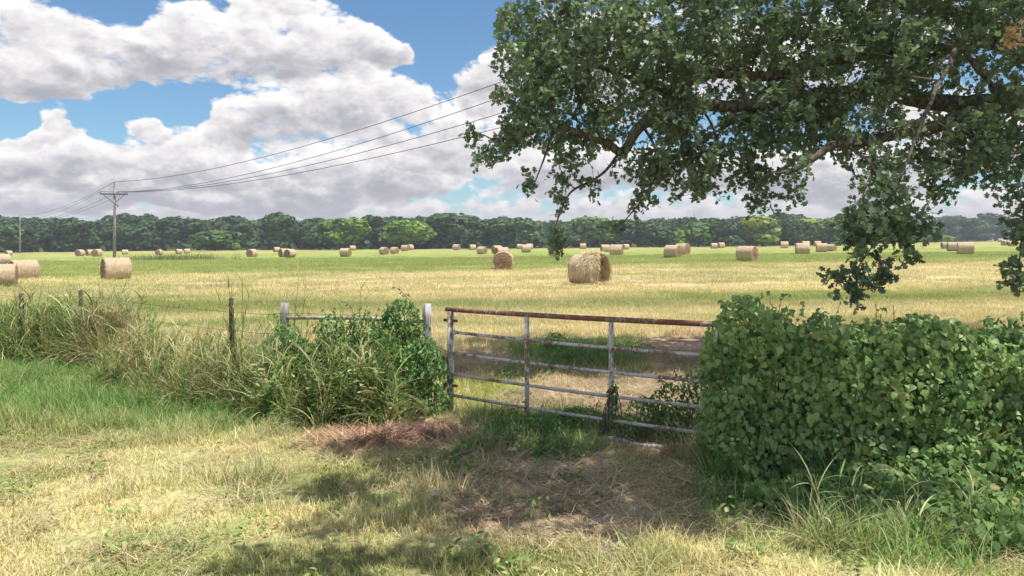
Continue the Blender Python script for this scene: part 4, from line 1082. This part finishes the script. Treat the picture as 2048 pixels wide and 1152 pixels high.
rb = []
for (px, top, d, rx) in [(2010, 640, 7.6, .35), (2060, 632, 7.6, .4), (2140, 630, 7.6, .5), (1960, 672, 7.5, .25)]:
    x_, zt = hz_w(px, top, d); rb.append((x_, d, zt-.3, rx, .3, .32)); rb.append((x_, d, zt-.8, rx*1.1, .35, .5))
vine_mass('shrub', 'yellow green leafy shrub behind the right end of the vine hedge', 'shrub', rb, 1500, (0.05, 0.10), M['brightvine'], Vector((5.0, 7.6, .04)), 0, OVAL)
# low bright vines in front of the hedge, bottom right
lb_ = []
for (px, py, rx, rz_) in [(1780, 935, .35, .30), (1880, 920, .35, .38), (1960, 900, .35, .42), (2040, 905, .35, .4), (1900, 1000, .3, .22), (2000, 1000, .35, .25), (1700, 965, .3, .2), (2080, 980, .4, .35), (1640, 905, .3, .3), (1530, 900, .3, .22), (1460, 905, .2, .16), (1580, 950, .28, .18), (1760, 1010, .3, .18), (1860, 1050, .3, .18), (1960, 1060, .35, .2), (1500, 960, .22, .13), (1650, 1010, .3, .14), (1740, 1050, .25, .13), (1920, 1095, .3, .16), (2030, 1090, .3, .18), (1560, 1020, .22, .10)]:
    g = G(px, py); lb_.append((g.x, g.y+.10, g.z+rz_*.5, rx*1.05, .30, rz_*1.15))
g = G(1900, 950)
vine_mass('low_vines', 'low sprawling light green leafy vines at the foot of the hedge, bottom right', 'plant', lb_, 7000, (0.035, 0.072), M['lowvine'], g, 150, HEART, shoots=90)
# creeper over the post left of the gate
pbk = [(-1.36, 9.14, 1.10, .22, .20, .29), (-1.50, 9.12, .98, .20, .20, .24), (-1.42, 9.10, .75, .32, .26, .34), (-1.35, 9.02, .45, .38, .30, .42), (-1.12, 8.98, .62, .24, .2, .30), (-1.1, 9.15, .72, .20, .18, .22), (-1.02, 9.12, .42, .26, .22, .42), (-1.5, 9.05, .25, .3, .28, .3), (-.93, 9.1, .16, .16, .2, .22)]
vine_mass('creeper_covered_post', 'dark green creeper mound swallowing the post left of the white gate post', 'vine', pbk, 5600, (0.032, 0.068), M['smallvine'], Vector((-1.3, 9.15, 0)), 0, OVAL, shoots=60)
for lab, cx_, cy_, zz in [('small creeper tuft hanging at the foot of the grey wooden post', -2.85, 9.42, .84), ('small creeper mound under the brace pipe near the grey post', -2.30, 9.35, .96), ('leafy creeper tuft climbing the brace pipe beside the big mound', -1.88, 9.3, .98)]:
    vine_mass('creeper_tuft', lab, 'vine', [(cx_, cy_, zz, .17, .15, .22), (cx_+.12, cy_, zz-.22, .26, .18, .27), (cx_-.1, cy_-.05, zz-.42, .25, .2, .28)], 1500, (0.03, 0.065), M['smallvine'], Vector((cx_, cy_, 0)), 0, OVAL, 'creepers on the left fence', shoots=24)
# thin creeper on the middle upright of the gate
up = GP(.655, 0)+GA
vine_mass('gate_creeper', 'thin creeper climbing the second inner upright of the gate', 'vine', [(up.x, up.y-.03, .26, .06, .06, .26), (up.x+.01, up.y-.03, .50, .05, .05, .12), (up.x, up.y-.02, .10, .09, .08, .14)], 420, (0.028, 0.05), M['smallvine'], Vector((up.x, up.y, 0)), 0, OVAL)
# dark weeds between gate upright and hedge
wb = []
for (px, py, rx, rz_) in [(1290, 868, .24, .30), (1345, 866, .26, .40), (1400, 866, .24, .50), (1450, 872, .26, .50), (1255, 880, .16, .2), (1320, 880, .3, .24)]:
    g = G(px, py); wb.append((g.x, g.y, g.z+rz_*.35, rx, .22, rz_))
g = G(1380, 870)
vine_mass('weed_mound', 'mound of small dark weeds under the right half of the gate', 'weeds', wb, 3000, (0.026, 0.058), M['smallvine'], g, 0, OVAL, shoots=50)
wb = []
for (px, py, rx, rz_) in [(990, 895, .28, .11), (1080, 872, .32, .17), (1160, 860, .32, .19), (1010, 866, .22, .13), (1210, 872, .24, .18), (1110, 905, .3, .1), (930, 915, .22, .07)]:
    g = G(px, py); wb.append((g.x, g.y, g.z+rz_*.3, rx, .3, rz_))
g = G(1080, 870)
vine_mass('ground_weeds', 'low spreading green weeds on the track just in front of the gate', 'weeds', wb, 3000, (0.024, 0.052), M['smallvine'], g, 0, OVAL, shoots=40)
wb = []
for (px, py, rx, rz_) in [(1080, 735, .5, .12), (1180, 718, .6, .16), (1260, 705, .5, .14), (1110, 700, .3, .25), (1030, 750, .3, .1)]:
    g = G(px, py); wb.append((g.x, g.y, g.z+rz_*.3, rx, .5, rz_))
g = G(1150, 720)
vine_mass('field_weed_clump', 'dark green weed clump growing on the track beyond the gate', 'weeds', wb, 1700, (0.035, 0.075), M['smallvine'], g, 0, OVAL)
# dry brown stems in the weed mound
a = Acc(); n = 420; g = G(1350, 880)
P_ = np.stack([g.x+rng.normal(size=n)*.38, g.y+rng.normal(size=n)*.22, np.zeros(n)], 1); P_[:, 2] = gz(P_[:, 0], P_[:, 1])
blades(a, P_, rng.random(n)*6.28, rng.uniform(.15, .42, n), rng.uniform(.004, .008, n), rng.uniform(0, .9, n), rng.uniform(0, 1.2, n), rng.random(n), 4)
tag(link('dry_stems', a.mesh('dry_stems', M['dryweed'])), 'tangled dry brown stems under the right half of the gate', None, None, 'stuff')
# red brown straw heap left of the gate
a = Acc(); n = 3000; g = G(790, 876)
ex = rng.normal(size=n)*.42; ey = rng.normal(size=n)*.16
P_ = np.stack([g.x+ex+.25*ey, g.y+ey+ex*.18, np.zeros(n)], 1); P_[:, 2] = gz(P_[:, 0], P_[:, 1]) + .09*np.exp(-(ex/.4)**2-(ey/.2)**2)*rng.random(n)+.005
blades(a, P_, rng.random(n)*6.28, rng.uniform(.06, .34, n), rng.uniform(.005, .011, n), rng.uniform(1.0, 1.6, n), rng.uniform(-.1, .4, n), rng.random(n), 3)
tag(link('dead_stalk_litter', a.mesh('dead_stalk_litter', M['brownstraw'])), 'red brown dead stalks strewn left of the gate', None, None, 'stuff')

a = Acc()
tet = np.array([[1,0,-.3],[-.5,.87,-.3],[-.5,-.87,-.3],[0,.1,.75],[.6,.5,.25],[-.7,.1,.35]])
for _ in range(1500):
    px_, py_ = rng.uniform(860, 1480), rng.uniform(700, 1090); g_ = G(px_, py_)
    if cover([g_.x], [g_.y])[1][0] < rng.uniform(.2, 1): continue
    q_ = rng.uniform(.004, .016); an = rng.random()*6.28; cr, sr = math.cos(an), math.sin(an)
    Vt = (tet*(1+.3*rng.normal(size=tet.shape)))@np.array([[cr, sr, 0], [-sr, cr, 0], [0, 0, .8]])*q_
    a.add(Vt+np.array([g_.x, g_.y, g_.z+q_*.3]), None, [[0,4,2],[4,3,2],[0,1,4],[1,3,4],[1,5,3],[5,2,3],[1,2,5],[0,2,1]], rng.random())
m, t, out = newmat('soil_clod'); bsdf(t, out, t.mix(attr(t, 'bv').outputs['Fac'], (0.24,0.16,0.115), (0.58,0.46,0.37)), 0.95, 0.1)
tag(link('soil_clods', a.mesh('soil_clods', m, False)), 'small clods and pebbles on the bare track', None, None, 'stuff')

# ------------------------------------------------------------------ fallen wood and single leaves
def log(name, label, px0, py0, px1, py1, r_, mat, lift=0.0, lift1=0.0, cat='log'):
    p0, p1 = G(px0, py0), G(px1, py1); p0.z += r_+lift; p1.z += r_+lift1; md = p0.lerp(p1, .5)
    a = Acc(); k = 10; pts = [p0.lerp(p1, q)-md + Vector((0, 0.010*math.sin(q*7), 0.012*math.sin(q*9))) for q in np.linspace(0, 1, k)]
    tube(a, pts, np.linspace(r_*1.1, r_*.65, k)*(1+.18*np.sin(np.arange(k)*2.3)), 9, .5, True, .3)
    tag(link(name, a.mesh(name, mat), None, md), label, cat)
log('fallen_post', 'pale broken post lying on the ground under the right half of the gate', 1205, 884, 1345, 903, 0.028, M['whitewood'], cat='post')
log('dead_branch', 'short pale dead branch lying in the foreground grass right of centre', 1170, 1065, 1228, 1036, 0.016, M['greywood'], 0.0, 0.03, 'branch')
log('dead_branch', 'thin stick lying low in the grass near the bottom right of the track', 1195, 1118, 1250, 1085, 0.010, M['greywood'], 0, .02, 'branch')
V0, Q0 = OAK
for (px, py, lab) in [(724, 1108, 'single pale brown oak leaf lying in the shaded foreground grass'), (860, 1010, 'small dry oak leaf lying near the left edge of the shaded track'), (1010, 915, 'dry oak leaf lying on the track in front of the gate')]:
    g = G(px, py); o = link('fallen_leaf', mk_mesh('fallen_leaf', V0*1.0, Q0, None, M['deadleaf'], np.full(len(V0), .8), True), None, (g.x, g.y, g.z+.07))
    o.scale = (.11,)*3; o.rotation_euler = (.25, .2, px); tag(o, lab, 'leaf', 'fallen oak leaves')

# ------------------------------------------------------------------ the oak
OR = Vector((11.2, 13.0, float(gz(11.2, 13.0))))
oak = empty('oak_tree', OR, 0, 'large spreading oak whose leafy limbs fill the upper right of the photo', 'tree')
T3, T4 = Vector((11.0, 12.9, 2.9)), Vector((10.9, 12.8, 4.2))
limbs = [
    [T3, W(2120, 225, 12.6), W(1985, 214, 12.3), W(1850, 205, 12.2), W(1741, 176, 12.1), W(1640, 196, 12.0), W(1545, 207, 11.9), W(1400, 216, 11.8), W(1290, 258, 11.7), W(1240, 303, 11.6), W(1203, 287, 11.5), W(1110, 250, 11.5), W(1040, 262, 11.4), W(985, 275, 11.4)],
    [T3, W(2090, 195, 11.8), W(1930, 235, 11.2), W(1853, 262, 11.0), W(1760, 276, 10.8), W(1685, 282, 10.6), W(1635, 312, 10.5), W(1590, 335, 10.4), W(1545, 343, 10.3)],
    [T4, W(2000, 90, 12.2), W(1850, 110, 12.2), W(1650, 118, 12.1), W(1516, 157, 12.0), W(1404, 151, 12.0), W(1348, 183, 11.9), W(1180, 120, 11.9), W(1060, 60, 11.8)],
    [T4, Vector((8.5, 10.0, 6.0)), Vector((6.0, 8.0, 6.8)), Vector((4.0, 6.6, 7.2)), Vector((2.2, 5.6, 7.2)), Vector((0.8, 5.0, 6.9))],
    [T3, W(1990, 170, 11.4), W(1930, 96, 10.8), W(1880, 168, 10.3), W(1843, 224, 9.9), W(1830, 300, 9.6), W(1790, 380, 9.5), W(1760, 440, 9.4)],
    [T4, Vector((8.5, 13.6, 6.2)), Vector((5.5, 14.3, 7.2)), Vector((2.8, 14.5, 7.6)), Vector((0.8, 14.2, 7.2))],
    [T4, Vector((9.5, 11.5, 7.0)), Vector((7.5, 10.5, 9.2)), Vector((5.5, 10.0, 10.0)), Vector((3.5, 10.5, 10.0))],
    [T4, Vector((10.5, 12.4, 7.5)), Vector((10.2, 12.3, 10.5)), Vector((9.6, 12.0, 12.0))],
    [T3, Vector((9.0, 9.5, 4.6)), Vector((7.6, 7.6, 5.2)), Vector((6.2, 6.6, 5.6)), Vector((5.2, 6.0, 5.4))],
    [W(1240, 303, 11.6), W(1190, 350, 11.5), W(1140, 385, 11.4), W(1120, 430, 11.3), W(1112, 470, 11.2), W(1120, 508, 11.2)],
    [W(1290, 258, 11.7), W(1318, 320, 11.6), W(1295, 385, 11.4), W(1262, 425, 11.3), W(1234, 448, 11.3)],
    [W(1685, 282, 10.6), W(1750, 330, 10.2), W(1768, 395, 9.7), W(1752, 460, 9.4), W(1722, 520, 9.3), W(1690, 582, 9.3)],
    [W(1750, 500, 9.4), W(1752, 530, 9.35), W(1768, 548, 9.3)],
    [W(2060, 280, 10.2), W(2052, 400, 9.8), W(2042, 500, 9.5), W(2022, 565, 9.4)],
    [W(2110, 120, 10.6), W(2060, 90, 10.1), W(2022, 62, 9.7)],
    [W(1110, 250, 11.5), W(1084, 320, 11.4), W(1062, 385, 11.3)],
    [W(1400, 216, 11.8), W(1440, 300, 11.6), W(1405, 380, 11.5)],
    [W(1545, 343, 10.3), W(1520, 370, 11.0), W(1513, 412, 11.4)],
]
a = Acc(); tube(a, [OR+Vector((0, 0, -.4)), OR+Vector((0, 0, .3)), OR+Vector((-.1, -.05, 1.5)), T3, T4, T4+Vector((-.1, -.1, 1.2))], [.62, .50, .42, .38, .30, .2], 16, .5, True, .08)
link('trunk', a.mesh('trunk', M['bark'], True, OR), oak)
nodes = []; nrad = []
for q, L in enumerate(limbs):
    pts = smooth_path(L, 9); k = len(pts); pts = [p + Vector((mn.noise(p*1.1), mn.noise(p*1.1+Vector((9, 0, 0))), mn.noise(p*1.1+Vector((0, 9, 0)))))*0.12*min(1, j/6) for j, p in enumerate(pts)]
    r0 = ([.17, .13, .13, .15, .045, .14, .15, .2, .11] + [.024]*10)[q]; rr = np.linspace(1, .12, k)**.9*r0
    a = Acc(); tube(a, pts, rr, 10, .5, True, .12); link('branch', a.mesh('branch', M['bark'], True, OR), oak)
    for p, r_ in zip(pts, rr): nodes.append(tuple(p)); nrad.append(r_)
# leafy volumes: visible ones from the picture (px, py, depth, rx, ry in pixels, depth radius, density per m3)
vb = [(1085, 40, 11.8, 95, 95, 1.6, 1), (1060, 150, 11.7, 80, 100, 1.3, 1), (1050, 235, 11.6, 62, 60, .8, 1), (1140, 240, 11.6, 110, 75, 1.2, 1), (985, 285, 11.4, 55, 32, .5, 1.3), (968, 325, 11.4, 28, 28, .35, 1.2),
      (1200, 100, 12, 150, 130, 2.0, 1), (1160, 305, 11.6, 60, 35, .6, .8), (1290, 190, 12, 130, 100, 1.6, .8), (1060, 365, 11.3, 20, 42, .25, 1.4), (1130, 355, 11.4, 34, 34, .4, 1.2), (1118, 405, 11.3, 26, 32, .3, 1.4), (1112, 465, 11.2, 22, 28, .25, 1.6), (1118, 502, 11.2, 16, 18, .2, 2),
      (1180, 375, 11.4, 24, 28, .3, 1.1), (1300, 330, 11.6, 85, 42, .8, 1), (1290, 395, 11.4, 32, 42, .35, 1.3), (1232, 448, 11.3, 14, 18, .2, 1.4), (1380, 320, 11.7, 95, 55, 1.0, 1), (1400, 375, 11.5, 60, 35, .5, 1.1),
      (1360, 230, 12, 110, 90, 1.5, .8), (1500, 290, 11.8, 110, 60, 1.1, .9), (1505, 365, 11.5, 58, 36, .5, 1.2), (1515, 410, 11.4, 42, 28, .4, 1.2), (1480, 200, 12.2, 150, 110, 1.8, .75), (1600, 345, 10.5, 40, 34, .4, 1.2), (1585, 380, 10.5, 22, 22, .25, 1.1),
      (1640, 230, 12, 150, 80, 1.8, .8), (1650, 120, 12.3, 200, 130, 2.2, .8), (1400, 70, 12.2, 200, 110, 2.0, .9), (1880, 110, 12.2, 210, 120, 2.2, .8), (1600, 10, 12, 300, 80, 2.2, .9), (1950, 10, 12, 240, 70, 2.2, .9),
      (1720, 275, 10.9, 100, 48, .9, 1), (1770, 340, 10.4, 55, 40, .6, 1.1), (1745, 385, 9.8, 60, 30, .5, 1.2), (1870, 300, 11, 110, 60, 1.2, 1), (1985, 260, 11.4, 120, 90, 1.5, 1), (1895, 365, 10.6, 52, 32, .5, 1.2), (1990, 340, 10.6, 75, 40, .7, 1.1),
      (1722, 440, 9.5, 58, 38, .45, 1.5), (1785, 432, 9.5, 60, 42, .45, 1.5), (1848, 462, 9.4, 42, 20, .3, 1.5), (1805, 500, 9.4, 28, 26, .3, 1.6), (1715, 488, 9.4, 38, 24, .3, 1.6), (1740, 470, 9.4, 60, 26, .4, 1.2),
      (1668, 552, 9.3, 18, 14, .2, 2.2), (1712, 545, 9.3, 26, 20, .25, 2), (1692, 586, 9.3, 24, 15, .2, 2.2), (1742, 566, 9.3, 20, 13, .2, 2), (1770, 545, 9.3, 14, 10, .15, 2.4),
      (2042, 400, 9.8, 30, 50, .4, 1.4), (2045, 470, 9.5, 20, 50, .3, 1.5), (2028, 530, 9.4, 30, 22, .3, 1.8), (2022, 568, 9.4, 18, 14, .2, 2), (2120, 440, 9.6, 60, 100, .5, 1.2), (2100, 300, 11, 80, 120, 1.2, 1)]
Vb = []
for (px, py, d, rx, ry, rd, dn) in vb:
    c_ = W(px, py, d); Vb.append((c_.x, c_.y, c_.z, rx/F*d, rd, ry/F*d, dn*(32 if px > 1260 and py < 230 else 66 if rd <= .6 else 50), 1))
# the crown above the frame that shades the gate, hedge and foreground
for v_ in [(1.15, 3.8, 6.4, 1.0, .34, .45, 70), (1.5, 4.55, 6.5, .95, .55, .6, 60), (0.75, 5.1, 6.7, .6, .4, .5, 50), (4.0, 4.45, 6.9, 1.9, .5, .7, 55), (3.7, 5.0, 6.8, 1.7, .65, .8, 60), (2.6, 5.6, 6.8, 1.6, .8, .9, 60), (4.6, 5.9, 7.0, 1.5, .9, .9, 42), (6.4, 6.2, 7.0, 1.4, 1.0, 1.0, 20), (1.6, 6.3, 6.9, 1.1, .7, .8, 52), (3.0, 7.0, 7.5, 1.7, .9, .9, 55), (5.2, 7.4, 7.6, 1.8, 1.1, 1.0, 20),
           (7.5, 8.3, 7.5, 1.8, 1.5, 1.2, 18), (9.5, 10, 8, 2.2, 2.2, 1.6, 14), (8, 11.5, 10, 2.5, 2.2, 1.6, 14), (4.5, 10.8, 10.2, 2.4, 1.4, 1.0, 10), (9.8, 12.0, 12, 2.6, 2.4, 1.6, 10), (6.5, 13.8, 8.2, 2.4, 1.4, 1.2, 16), (3.4, 14.0, 8.4, 1.9, 1.1, 1.0, 18), (1.6, 13.6, 8.0, 1.1, .9, .8, 16), (12.5, 14.5, 8, 3, 2.6, 2.4, 7), (14, 12, 7, 2.5, 2.5, 2, 7)]:
    Vb.append((*v_, 0))
Pc = []; nzv = []
for (cx_, cy_, cz_, rx, ry, rz_, dn, vis) in Vb:
    n = max(3, int(4.19*rx*ry*rz_*dn)); d = rdir(n)*(rng.random(n)**0.42)[:, None]
    P = np.array([cx_, cy_, cz_]) + d*np.array([rx, ry, rz_])
    if n > 40:
        nz_ = np.array([mn.noise(Vector(p)*1.7) + 0.5*mn.noise(Vector(p)*4.0) for p in P])
        P = P[nz_ > (-0.12 if vis else -0.45)]
    Pc.append(P)
Pc = np.concatenate(Pc)
# second order branches
sel = Pc[rng.choice(len(Pc), min(650, len(Pc)), replace=False)]
N = np.array(nodes); NR = np.array(nrad)
dist = np.array([np.min(np.sum((N-p)**2, 1)) for p in sel]); sel = sel[np.argsort(dist)]
aB = Acc()
for p in sel:
    d2 = np.sum((N-p)**2, 1) + 0.25*np.maximum(0, p[2]-N[:, 2])**2*0; i_ = int(np.argmin(d2)); q = N[i_]; L_ = math.sqrt(d2[i_])
    if L_ < .18: continue
    k = max(4, int(L_/.16)); tt = np.linspace(0, 1, k)[:, None]
    wob = rng.normal(size=(k, 3))*0.028*min(L_, 1); wob[0] = 0
    arch = np.sin(tt*math.pi)*np.array([[0, 0, .10*L_]]) + rng.normal(size=3)*.06*L_*np.sin(tt*math.pi)
    pts = q + (p-q)*tt + arch + wob; r0 = min(NR[i_]*.7, .009+.016*L_); rr = np.linspace(r0, .004, k)
    tube(aB, pts-np.array(OR), rr, 6, rng.random(), False)
    N = np.concatenate([N, pts[1:]]); NR = np.concatenate([NR, rr[1:]])
tag(link('twigs', aB.mesh('twigs', M['twig']), oak), None, None, None, 'stuff')
aT = Acc(); axes = []
keep_ = []
for p in Pc:
    d2 = np.sum((N-p)**2, 1); i_ = int(np.argmin(d2)); q = N[i_]; v_ = p-q; L_ = np.linalg.norm(v_)
    v_ = v_/(L_+1e-6)
    if L_ > .06:
        mid_ = q+(p-q)*.5+rng.normal(size=3)*.05*L_+np.array([0, 0, .05*L_]); tube(aT, np.array([q, mid_, p])-np.array(OR), [.0042, .0034, .0026], 4, rng.random(), False)
    axes.append(v_)
tag(link('leaf_stalks', aT.mesh('leaf_stalks', M['twig']), oak), None, None, None, 'stuff')
axes = np.array(axes)
def leaf_cluster(n, mat, spread=.15, seed=0):
    a = Acc(); ax = np.array([0, 0, 1.0])
    t_ = rng.random(n); P = np.stack([rng.normal(size=n)*.03, rng.normal(size=n)*.03, (t_-.55)*spread*2], 1)
    ph = rng.random(n)*6.283; dirs = np.stack([np.cos(ph), np.sin(ph), rng.uniform(-.2, 1.0, n)], 1)
    nrm = np.stack([rng.normal(size=n)*.7, rng.normal(size=n)*.7, rng.normal(size=n)*.5+.5], 1)
    leaves(a, OAK, P, nrm, dirs, rng.uniform(.075, .135, n), np.clip(.5+.25*rng.normal(size=n), 0, 1))
    tube(a, [(0, 0, -spread), (0.01, 0, 0), (0, 0.01, spread*.8)], [.0032, .0026, .0018], 4, 0.2, False)
    return a.mesh('leaf_cluster', mat)
cl = [leaf_cluster(14, M['oakleaf'], .15, k) for k in range(10)]
ax2 = axes + np.array([0, 0, -.45]) + rng.normal(size=axes.shape)*.35
rt = [Vector(v).to_track_quat('Z', 'Y').to_euler() for v in ax2]
rt = np.array([(e.x, e.y, e.z) for e in rt]); s = rng.uniform(.8, 1.15, len(Pc))
scatter('foliage', cl, Pc-np.array(OR), rt, np.stack([s, s, s], 1), None, 'dark lobed oak leaves', oak)
# the single leaves that show largest: on the hanging sprays
hang = [b for b in Vb if b[7] == 1 and b[1] < 9.9]
oakobj = leafmat('oak_leaf_single', (0.092,0.138,0.088), (0.225,0.300,0.190), (0.30,0.18,0.08), 0.40, 0.45, 0.5, pdead=0.985, obj_rand=True)
ol = [mk_mesh('leaf', V0*np.array([.9+.1*q, 1, .5+.5*q]), Q0, None, oakobj, np.full(len(V0), q/4), True) for q in range(4)]
for k in range(300):
    b = hang[k % len(hang)]; d = rdir(1)[0]; d[1] = -abs(d[1]); p = np.array(b[:3])+d*np.array([b[3], b[4], b[5]])*rng.uniform(.5, 1.02)
    o = link('leaf', ol[k % 4], oak, p-np.array(OR)); s_ = rng.uniform(.08, .13); o.scale = (s_,)*3
    o.rotation_euler = basis_e = Matrix(basis(rdir(1, .5)+np.array([[0, -.5, 0]]), np.array([[rng.normal(), rng.normal()*.5, -.8]]))[0].tolist()).to_euler()
# the dead brown spray high on the right
a = Acc(); n = 46; c_ = W(2026, 66, 9.7); P = np.array(c_)+rng.normal(size=(n, 3))*np.array([.06, .06, .09])
leaves(a, OAK, P-np.array(OR), rdir(n), rdir(n, -.8), rng.uniform(.07, .12, n), rng.random(n))
o = link('dead_leaves', a.mesh('dead_leaves', M['deadleaf']), oak); tag(o, 'dead orange brown leaf spray', None, None, 'stuff')
print('clusters', len(Pc), 'nodes', len(N))
